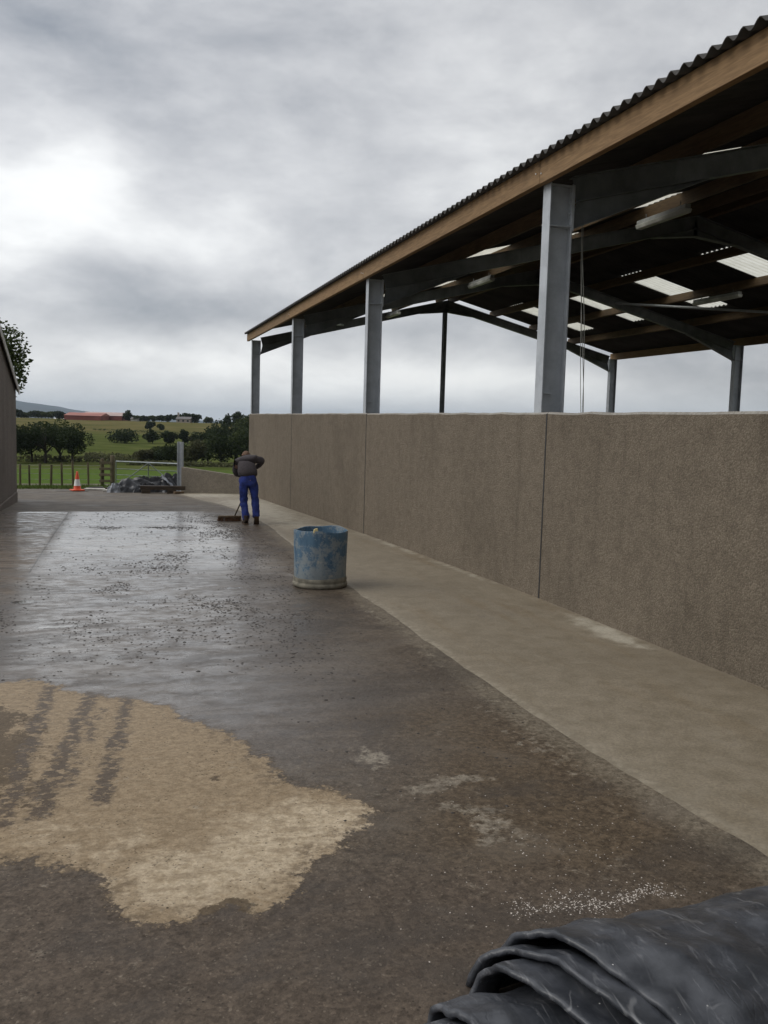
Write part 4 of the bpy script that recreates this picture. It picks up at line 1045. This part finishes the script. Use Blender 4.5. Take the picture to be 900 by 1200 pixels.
# ------------------------------------------------------------------ trees
def tree(px, D, hpx, wpx, label, mat, name='tree', seed=0, leaf=None, n=1300, trunk_frac=.28, group=None, lift=0, xy=None, squash=1.0, dense=1.0):
    x, y = xy if xy else gp(px, D)
    z = tz(x, y)+lift; H_ = hpx*D/FPX; Wd = wpx*D/FPX
    rg = random.Random(seed*7+3)
    t = thing(name, label, 'tree' if name != 'hedge' else 'hedge', (x, y, z), rg.uniform(0, 6), group)
    leaf = leaf or max(.10, 2.3*D/FPX)
    zc0 = H_*trunk_frac; ch = H_-zc0
    # clumps
    ncl = max(7, int(11*dense+rg.uniform(0, 5)))
    cl = []
    for i in range(ncl):
        for _ in range(30):
            u = Vector((rg.uniform(-1, 1), rg.uniform(-1, 1), rg.uniform(-.95, 1)))
            if .25 < u.length < .92: break
        r_ = rg.uniform(.24, .44)
        wz = 1 if u.z > 0 else .9
        cl.append((Vector((u.x*Wd/2*.80, u.y*Wd/2*.80, zc0+ch*.5+u.z*ch*.5*.80*wz)), r_))
    cl.append((Vector((0, 0, zc0+ch*.55)), .5))
    m_ = MB()
    tot = sum(c[1]**2 for c in cl)
    for c, r_ in cl:
        k = int(n*r_*r_/tot)
        sx, sz = r_*Wd*.55, r_*ch*.60
        for _ in range(k):
            d = Vector((rg.gauss(0, 1), rg.gauss(0, 1), rg.gauss(0, 1))); d.normalize(); d *= rg.uniform(.45, 1.08)**.6
            p = c+Vector((d.x*sx, d.y*sx, d.z*sz))
            s_ = leaf*rg.uniform(.55, 1.25)
            a = Vector((rg.gauss(0, 1), rg.gauss(0, 1), rg.gauss(0, .6))).normalized(); b_ = a.orthogonal().normalized()
            b_ = (b_*math.cos(rg.uniform(0, 6))+a.cross(b_)*math.sin(rg.uniform(0, 6))).normalized()
            m_.add([p-a*s_*.6, p-b_*s_*.36+a*s_*.05, p+a*s_*.6, p+b_*s_*.36], [(0, 1, 2, 3)])
    m_.build('crown', mat, t)
    tk = MB(); tr0 = max(.05, H_*.028)
    bend = [(0, 0, -.3), (rg.uniform(-.02, .02)*H_, rg.uniform(-.02, .02)*H_, zc0*.6), (rg.uniform(-.03, .03)*H_, rg.uniform(-.03, .03)*H_, zc0+ch*.25), (rg.uniform(-.04, .04)*H_, rg.uniform(-.04, .04)*H_, zc0+ch*.7)]
    tk.tube(bend, [tr0*1.25, tr0, tr0*.75, tr0*.25], 8)
    for c, r_ in cl[:8]:
        st = Vector(bend[1]).lerp(Vector(bend[2]), rg.uniform(.1, 1)); mdp = st.lerp(c, .5)+Vector((0, 0, -.03*H_))
        tk.tube([st, mdp, c], [tr0*.5, tr0*.33, tr0*.10], 6)
    tk.build('trunk', M_bark, t, smooth=True)
    return t

# oaks beyond the fence on the left (their feet on the meadow)
OAK = [(14, 126, 46, 30, M_leafA, 'dark oak half hidden by the shed corner, first of the meadow oaks'),
       (38, 130, 44, 34, M_leafA, 'dark low-crowned oak beside the shed corner oak on the meadow'),
       (54, 128, 51, 44, M_leafA, 'broadest and tallest dark oak in the meadow clump left of the cone'),
       (71, 133, 48, 36, M_leafB, 'mid green oak with forked trunk in the meadow clump, above the cone'),
       (86, 127, 45, 34, M_leafA, 'rightmost dark oak of the meadow clump, leaning to the right')]
for i, (px, D, h, w, mt_, lb) in enumerate(OAK): tree(px, D, h*1.04, w*1.5, lb, mt_, 'oak_tree', 20+i, None, 3600, .17, 'oaks on the meadow')
# shed tree, close and ragged
tree(0, 40, 194, 82, 'ragged ash tree rising behind the shed roof at the left edge', M_leafB, 'ash_tree', 5, .16, 3600, .46, None, 0, xy=gp(-4, 40), dense=3.4)
# shrubs and trees right of centre, from the near hedge to the ridge
NEARH = [(168, 133, 18, 20, M_leafC, 'low rounded olive shrub, leftmost of the hedge beyond the gate'),
         (182, 135, 21, 22, M_leafB, 'hedge tree second from the left beyond the gate'),
         (197, 132, 24, 22, M_leafA, 'dark hedge tree just left of the galvanised post'),
         (212, 136, 26, 24, M_leafB, 'hedge tree directly behind the galvanised post'),
         (228, 133, 29, 26, M_leafC, 'olive hedge tree right of the galvanised post above the low wall'),
         (243, 135, 34, 28, M_leafB, 'mid green hedge tree above the middle of the low wall'),
         (259, 132, 36, 28, M_leafA, 'dark hedge tree left of the man above the low wall'),
         (275, 134, 42, 28, M_leafB, 'tall hedge tree just left of the sweeping man'),
         (290, 131, 44, 28, M_leafA, 'dark hedge tree behind the man at the barn corner')]
for i, (px, D, h, w, mt_, lb) in enumerate(NEARH): tree(px, D, h*1.06, w*1.35, lb, mt_, 'hedge_tree', 50+i, None, 2100, .04, 'trees in the hedge beyond the gate')
MIDB = [(240, 195, 26, 32, M_leafA, 'dark spreading tree behind the olive hedge tree'),
        (256, 205, 33, 34, M_leafA, 'dark tree rising behind the hedge, middle of the wooded slope'),
        (272, 215, 38, 36, M_leafA, 'big dark tree on the wooded slope left of the barn corner'),
        (289, 210, 40, 30, M_leafB, 'mid green tree on the wooded slope against the barn corner')]
for i, (px, D, h, w, mt_, lb) in enumerate(MIDB): tree(px, D, h, w*1.3, lb, mt_, 'slope_tree', 70+i, None, 2400, .02, 'trees on the wooded slope')
RID0 = [(264, 360, 19, 13, M_leafA, 'smaller skyline tree at the left of the wood by the barn corner'), (277, 350, 27, 20, M_leafA, 'tall skyline tree of the wood by the barn corner'), (290, 345, 25, 20, M_leafA, 'skyline tree of the wood touching the barn corner')]
for i, (px, D, h, w, mt_, lb) in enumerate(RID0): tree(px, D, h, w, lb, mt_, 'skyline_tree', 80+i, None, 1300, .02, 'skyline trees by the barn corner')
MIDT = [(143, 232, 17, 34, M_leafA, 'wide low dark thicket tree alone in the middle field'),
        (179, 235, 17, 18, M_leafA, 'left tree of the row of four in the middle field'),
        (198, 238, 15, 18, M_leafA, 'second tree of the row of four in the middle field'),
        (215, 240, 15, 14, M_leafA, 'third tree of the row of four, above the galvanised post'),
        (226, 240, 12, 10, M_leafC, 'small pale tree ending the row of four in the middle field'),
        (176, 345, 11, 10, M_leafA, 'small dark tree above the row of four'),
        (188, 350, 7, 8, M_leafB, 'little bush on the upper slope right of the small dark tree')]
for i, (px, D, h, w, mt_, lb) in enumerate(MIDT): tree(px, D, h, w*1.15, lb, mt_, 'field_tree', 90+i, None, 1500, .0, 'trees in the middle field', squash=1)
RIDGE = [(22, 10, 8, M_leafA, 'narrow dark skyline tree against the shed corner'), (30, 8, 14, M_leafB, 'low skyline tree next to the shed corner'), (43, 9, 18, M_leafA, 'rounded skyline tree above the meadow oaks'),
         (58, 9, 16, M_leafB, 'skyline tree left of the red sheds'), (70, 9, 14, M_leafA, 'skyline tree touching the left end of the red sheds'), (151, 11, 11, M_leafA, 'tall dark skyline tree at the right end of the red sheds'),
         (161, 7, 9, M_leafB, 'low skyline tree right of the red sheds'), (170, 7, 9, M_leafA, 'low dark skyline tree between the red sheds and the cottage'), (180, 7, 10, M_leafB, 'flat skyline tree midway to the cottage'),
         (189, 8, 9, M_leafA, 'dark skyline tree midway to the cottage'), (198, 9, 9, M_leafA, 'skyline tree left of the cottage'), (210, 10, 12, M_leafA, 'skyline tree behind the cottage'),
         (220, 12, 14, M_leafA, 'broad dark skyline tree right of the cottage'), (229, 11, 11, M_leafA, 'rounded skyline tree beside the broad one right of the cottage'), (243, 7, 9, M_leafB, 'small lone skyline tree between the cottage and the wood')]
for i, (px, h, w, mt_, lb) in enumerate(RIDGE): tree(px, 452+((i*37) % 20), h, w*1.35, lb, mt_, 'ridge_tree', 110+i, None, 700, .0, 'trees along the ridge')
# hedgerows
def hedge(p0, p1, h, w, n, mat, label, seed, leaf=.3):
    rg = random.Random(seed); m_ = MB()
    for i in range(n):
        t = rg.random(); x, y = lerp(p0[0], p1[0], t), lerp(p0[1], p1[1], t)
        hh = h*(.55+.6*abs(fbm(t*9, seed, 0, 1, 3))+.25)
        p = Vector((x+rg.gauss(0, w/2), y+rg.gauss(0, w/2), tz(x, y)+rg.random()*hh)); s_ = leaf*rg.uniform(.5, 1.3)
        a = Vector((rg.gauss(0, 1), rg.gauss(0, 1), rg.gauss(0, .7))).normalized(); b_ = a.orthogonal().normalized()
        m_.add([p-a*s_*.6, p-b_*s_*.36, p+a*s_*.6, p+b_*s_*.36], [(0, 1, 2, 3)])
    return tag(m_.build('hedge', mat), label, 'hedge')
hedge(gp(20, 131), gp(150, 136), 1.0, .8, 1500, M_leafC, 'scrubby low brown hedge crossing the meadow left of the gate', 1)
hedge(gp(100, 150), gp(168, 143), 1.0, .6, 1100, M_leafC, 'thin bushy field boundary sloping down beyond the gate', 2)
hedge(gp(150, 128), gp(300, 128), .8, .7, 1700, M_leafC, 'low weedy hedge bottom beyond the gate and low wall', 3)
hedge(gp(110, 330), gp(300, 320), .7, .9, 900, M_leafB, 'faint far hedge line crossing the upper field', 4, .45)

# ------------------------------------------------------------------ far buildings
def far_shed(name, px0, px1, D, wall_px, roof_px, depth, label, mw, mr, windows=0, cat='barn'):
    x0_, y0_ = gp(px0, D); x1_, y1_ = gp(px1, D); ln = math.hypot(x1_-x0_, y1_-y0_)
    t = thing(name, label, cat, ((x0_+x1_)/2, (y0_+y1_)/2, tz((x0_+x1_)/2, (y0_+y1_)/2)-.3), math.atan2(y1_-y0_, x1_-x0_))
    hw = wall_px*D/FPX+.3; hr = roof_px*D/FPX
    MB().box(-ln/2, ln/2, 0, depth, 0, hw).build('wall', mw, t)
    m_ = MB(); L2 = ln/2+.3
    m_.add([(-L2, -.3, hw), (L2, -.3, hw), (L2, depth/2, hw+hr), (-L2, depth/2, hw+hr), (L2, depth+.3, hw), (-L2, depth+.3, hw)], [(0, 1, 2, 3), (3, 2, 4, 5), (0, 3, 5), (1, 4, 2), (0, 5, 4, 1)])
    m_.build('roof', mr, t)
    for i in range(windows):
        x = lerp(-ln/2, ln/2, (i+.5)/windows)
        MB().box(x-.45, x+.45, -.04, -.003, hw*.35, hw*.78).build('window', M_glassdark, t)
    return t
far_shed('farm_shed', 76, 118, 440, 5.2, 3.5, 16, 'long red farm shed on the ridge, nearer left one of the red pair', M_red, M_redroof)
far_shed('farm_shed', 96, 143, 455, 5.0, 4.0, 16, 'long pale roofed red farm shed on the ridge, behind the other red shed', M_red, M_pink)
far_shed('warehouse', 62, 84, 640, 12.5, 2.5, 12, 'low white building on the skyline left of the red sheds', M_white, M_white, cat='building')
cot = far_shed('cottage', 206, 222, 448, 4.2, 2.6, 6, 'small pale cottage with grey roof among the ridge trees', M_cottage, M_slate, 3, 'house')
MB().box(-3.4, -2.6, 2.5, 3.3, 3.0, 5.2).build('chimney', M_cottage, cot)
far_shed('outbuilding', 153, 162, 452, 2.6, 2.0, 6, 'tiny grey outbuilding on the ridge right of the red sheds', M_concbits, M_slate, 0, 'building')

# ------------------------------------------------------------------ grass, crumbs, chippings
rg = random.Random(77); m_ = MB()
for i in range(9000):
    x = rg.uniform(-5.5, 4.2); 
    y = rg.uniform(33.2, 41) if rg.random() < .55 else 34.2+rg.gauss(0, .35)+.25*math.sin(x*2.1)
    z = max(tz(x, y), gz(y)-.02 if y < 36 else -9)-.02
    h = rg.uniform(.06, .17); a = rg.uniform(0, 6.28); w = rg.uniform(.008, .02)
    lx, ly = rg.gauss(0, .05), rg.gauss(0, .05)
    m_.add([(x-math.cos(a)*w, y-math.sin(a)*w, z), (x+math.cos(a)*w, y+math.sin(a)*w, z), (x+lx, y+ly, z+h)], [(0, 1, 2)])
tag(m_.build('grass', M_grass), 'short green grass along the far edge of the yard', 'grass', None, 'stuff')

def lump(m_, x, y, z, s, rg, flat=.6):
    a = rg.uniform(0, 6.28); ca, sa = math.cos(a), math.sin(a)
    vs = [(1, 0, 0), (0, 1, 0), (-1, 0, 0), (0, -1, 0), (.1, .1, 1), (.6, .6, .55), (-.6, .55, .6), (-.5, -.6, .5), (.55, -.6, .6)]
    pv = [((vx*ca-vy*sa)*s*rg.uniform(.8, 1.2)+x, (vx*sa+vy*ca)*s*rg.uniform(.8, 1.2)+y, z+vz*s*flat) for vx, vy, vz in vs]
    m_.add(pv, [(0, 1, 5), (1, 2, 6), (2, 3, 7), (3, 0, 8), (0, 5, 8), (1, 6, 5), (2, 7, 6), (3, 8, 7), (4, 8, 5), (4, 5, 6), (4, 6, 7), (4, 7, 8)])
m_ = MB(); cnt = 0
centres = [(1.6, 17.0, .7, 1.6), (1.9, 13.5, .5, 1.6), (1.3, 10.2, .6, .7), (1.1, 8.7, .45, .45), (.3, 11.2, .6, .3), (-.1, 9.9, .5, .35), (1.6, 8.2, .45, .8), (1.9, 15.6, .5, 1.5), (2.1, 18.3, .4, 1.2), (-.8, 8.1, .4, .9), (.4, 16.9, .9, .25), (1.3, 6.9, .6, .9), (.0, 7.6, .7, .9), (.9, 12.3, .6, .5)]
while cnt < 6000:
    if rg.random() < .86:
        c = rg.choice(centres); x = rg.gauss(c[0], c[2]*.75); y = rg.gauss(c[1], c[3]*.75)
    else: x, y = rg.uniform(-.9, 2.4), rg.uniform(3.0, 21)
    if x > 2.35 or x < -1.5 or y < 3.4 or (y < 6.1 and x < .9): continue
    dens = fbm(x, y*.6, 4.4, 1.9, 3)
    if dens < rg.uniform(-.3, .25): continue
    s = rg.uniform(.0045, .012)*(1+min(.7, max(0, y-6)*.05)) if rg.random() < .96 else rg.uniform(.010, .018)
    lump(m_, x, y, yard_z(x, y)-.002, s, rg, .55); cnt += 1
tag(m_.build('mud_crumbs', M_mud), 'dark crumbs of mud scattered over the wet concrete', 'mud', None, 'stuff')
m_ = MB()
for i in range(2400):
    t = rg.random(); x = lerp(1.40, 1.98, t)+rg.gauss(0, .05); y = 2.775+rg.gauss(0, .036)+.025*math.sin(t*7)+.03*fbm(t*6, 0, 2)
    if fbm(x*7, y*11, 6.6, 1.0, 3) < rg.uniform(-.5, .2): continue
    lump(m_, x, y, yard_z(x, y)-.001, rg.choice((.0011, .0014, .0018, .0022, .0034))*rg.uniform(.7, 1.3), rg, .8)
for i in range(260):
    x = rg.gauss(1.75, .35); y = rg.gauss(3.15, .4); lump(m_, x, y, yard_z(x, y)-.001, rg.uniform(.0018, .004), rg, .8)
tag(m_.build('chippings', M_gravel), 'spill of fine white chippings behind the black plastic roll', 'gravel', None, 'stuff')

# ------------------------------------------------------------------ black polythene roll in the foreground
poly = thing('plastic_roll', 'big folded roll of dusty black polythene in the bottom right foreground', 'plastic sheeting', (0, 0, 0))
AX0 = Vector((.70, 2.02, 0)); AX1 = Vector((2.75, 2.24, 0)); axd = (AX1-AX0).normalized(); axn = Vector((-axd.y, axd.x, 0))
def layer(t0, t1, rad0, rad1, hgt0, hgt1, seed, n_t=90, n_a=64, slope=.0, ragged=.05, name='fold', back=0.):
    rows = []
    for i in range(n_t):
        row = []
        for k in range(n_a):
            af = k/(n_a-1); a = math.pi*(1.0-af)          # from the back over the top to the front
            st = t0+slope*(af-.25)+ragged*fbm(af*3.2, seed, 0, 1.3, 4)
            LR, NL = .010, 9
            if i < NL:                                     # the edge is folded under in a soft rounded lip
                if i == 0: tt, dip = st+.10, 2*LR
                else:
                    ph = math.pi*(1-(i-1)/(NL-2)); tt, dip = st+LR-LR*math.sin(ph), LR*(1-math.cos(ph))
            else: tt, dip = lerp(st+LR, t1, (i-NL+1)/(n_t-NL)), 0.
            q = min(1, max(0, (tt-t0)/(t1-t0)))
            rr_ = lerp(rad0, rad1, q)-dip; hh_ = lerp(hgt0, hgt1, q**.75)-dip
            cs_, sn = math.cos(a), math.sin(a)
            de = tt-st
            w = .026*fbm(tt*2.0, af*2.6, seed, 1.1, 4)+.006*fbm(tt*5+af*4, af*9, seed+3, 1.4, 4)
            w += .011*math.sin(de*24+2.2*fbm(af*2.5, tt, seed+6)+seed)*math.exp(-max(0, de)*2.2)*min(1, max(0, de-.02)*8)      # long drapes beside the edge
            w += .010*(abs(fbm(de*3.4+af*.8, af*1.1, seed+8, 1.0, 2))-.25)
            z = hh_*(abs(sn)**.62)+w*sn
            p = AX0+axd*tt+axn*(-cs_*rr_+back)+axn*(w*(-cs_))
            row.append((p.x, p.y, gz(p.y)+max(.004, z)))
        rows.append(row)
    o = MB().grid(rows).build(name, M_poly, poly, smooth=True); solidify(o, .002, 0)
    return o
layer(-.09, .95, .20, .22, .085, .08, 2.1, slope=.02, ragged=.03)
layer(.20, 1.05, .25, .26, .13, .10, 5.4, slope=.06, ragged=.03)
layer(.40, 1.25, .32, .30, .19, .10, 9.2, slope=.20, ragged=.03)
layer(.47, 1.4, .355, .31, .225, .10, 12.7, slope=.27, ragged=.04)
layer(.53, 2.0, .37, .40, .250, .150, 15.1, 130, 80, slope=.30, ragged=.03)

# ------------------------------------------------------------------ the damp air
HB = 12480.0
hz_ = MB().box(-HB, HB, -HB, HB, -60, 130).build('haze', None) if False else None
mt = bpy.data.materials.new('haze'); mt.use_nodes = True
for n_ in list(mt.node_tree.nodes): mt.node_tree.nodes.remove(n_)
om = mt.node_tree.nodes.new('ShaderNodeOutputMaterial'); pv = mt.node_tree.nodes.new('ShaderNodeVolumePrincipled')
pv.inputs['Color'].default_value = (.74, .86, 1.0, 1); pv.inputs['Density'].default_value = 8.0e-5
mt.node_tree.links.new(pv.outputs[0], om.inputs['Volume'])
hz_ = MB().box(-HB, HB, -HB, HB, -110, 120).build('haze', mt)
tag(hz_, 'thin damp haze over the far hills', 'haze', None, 'stuff')
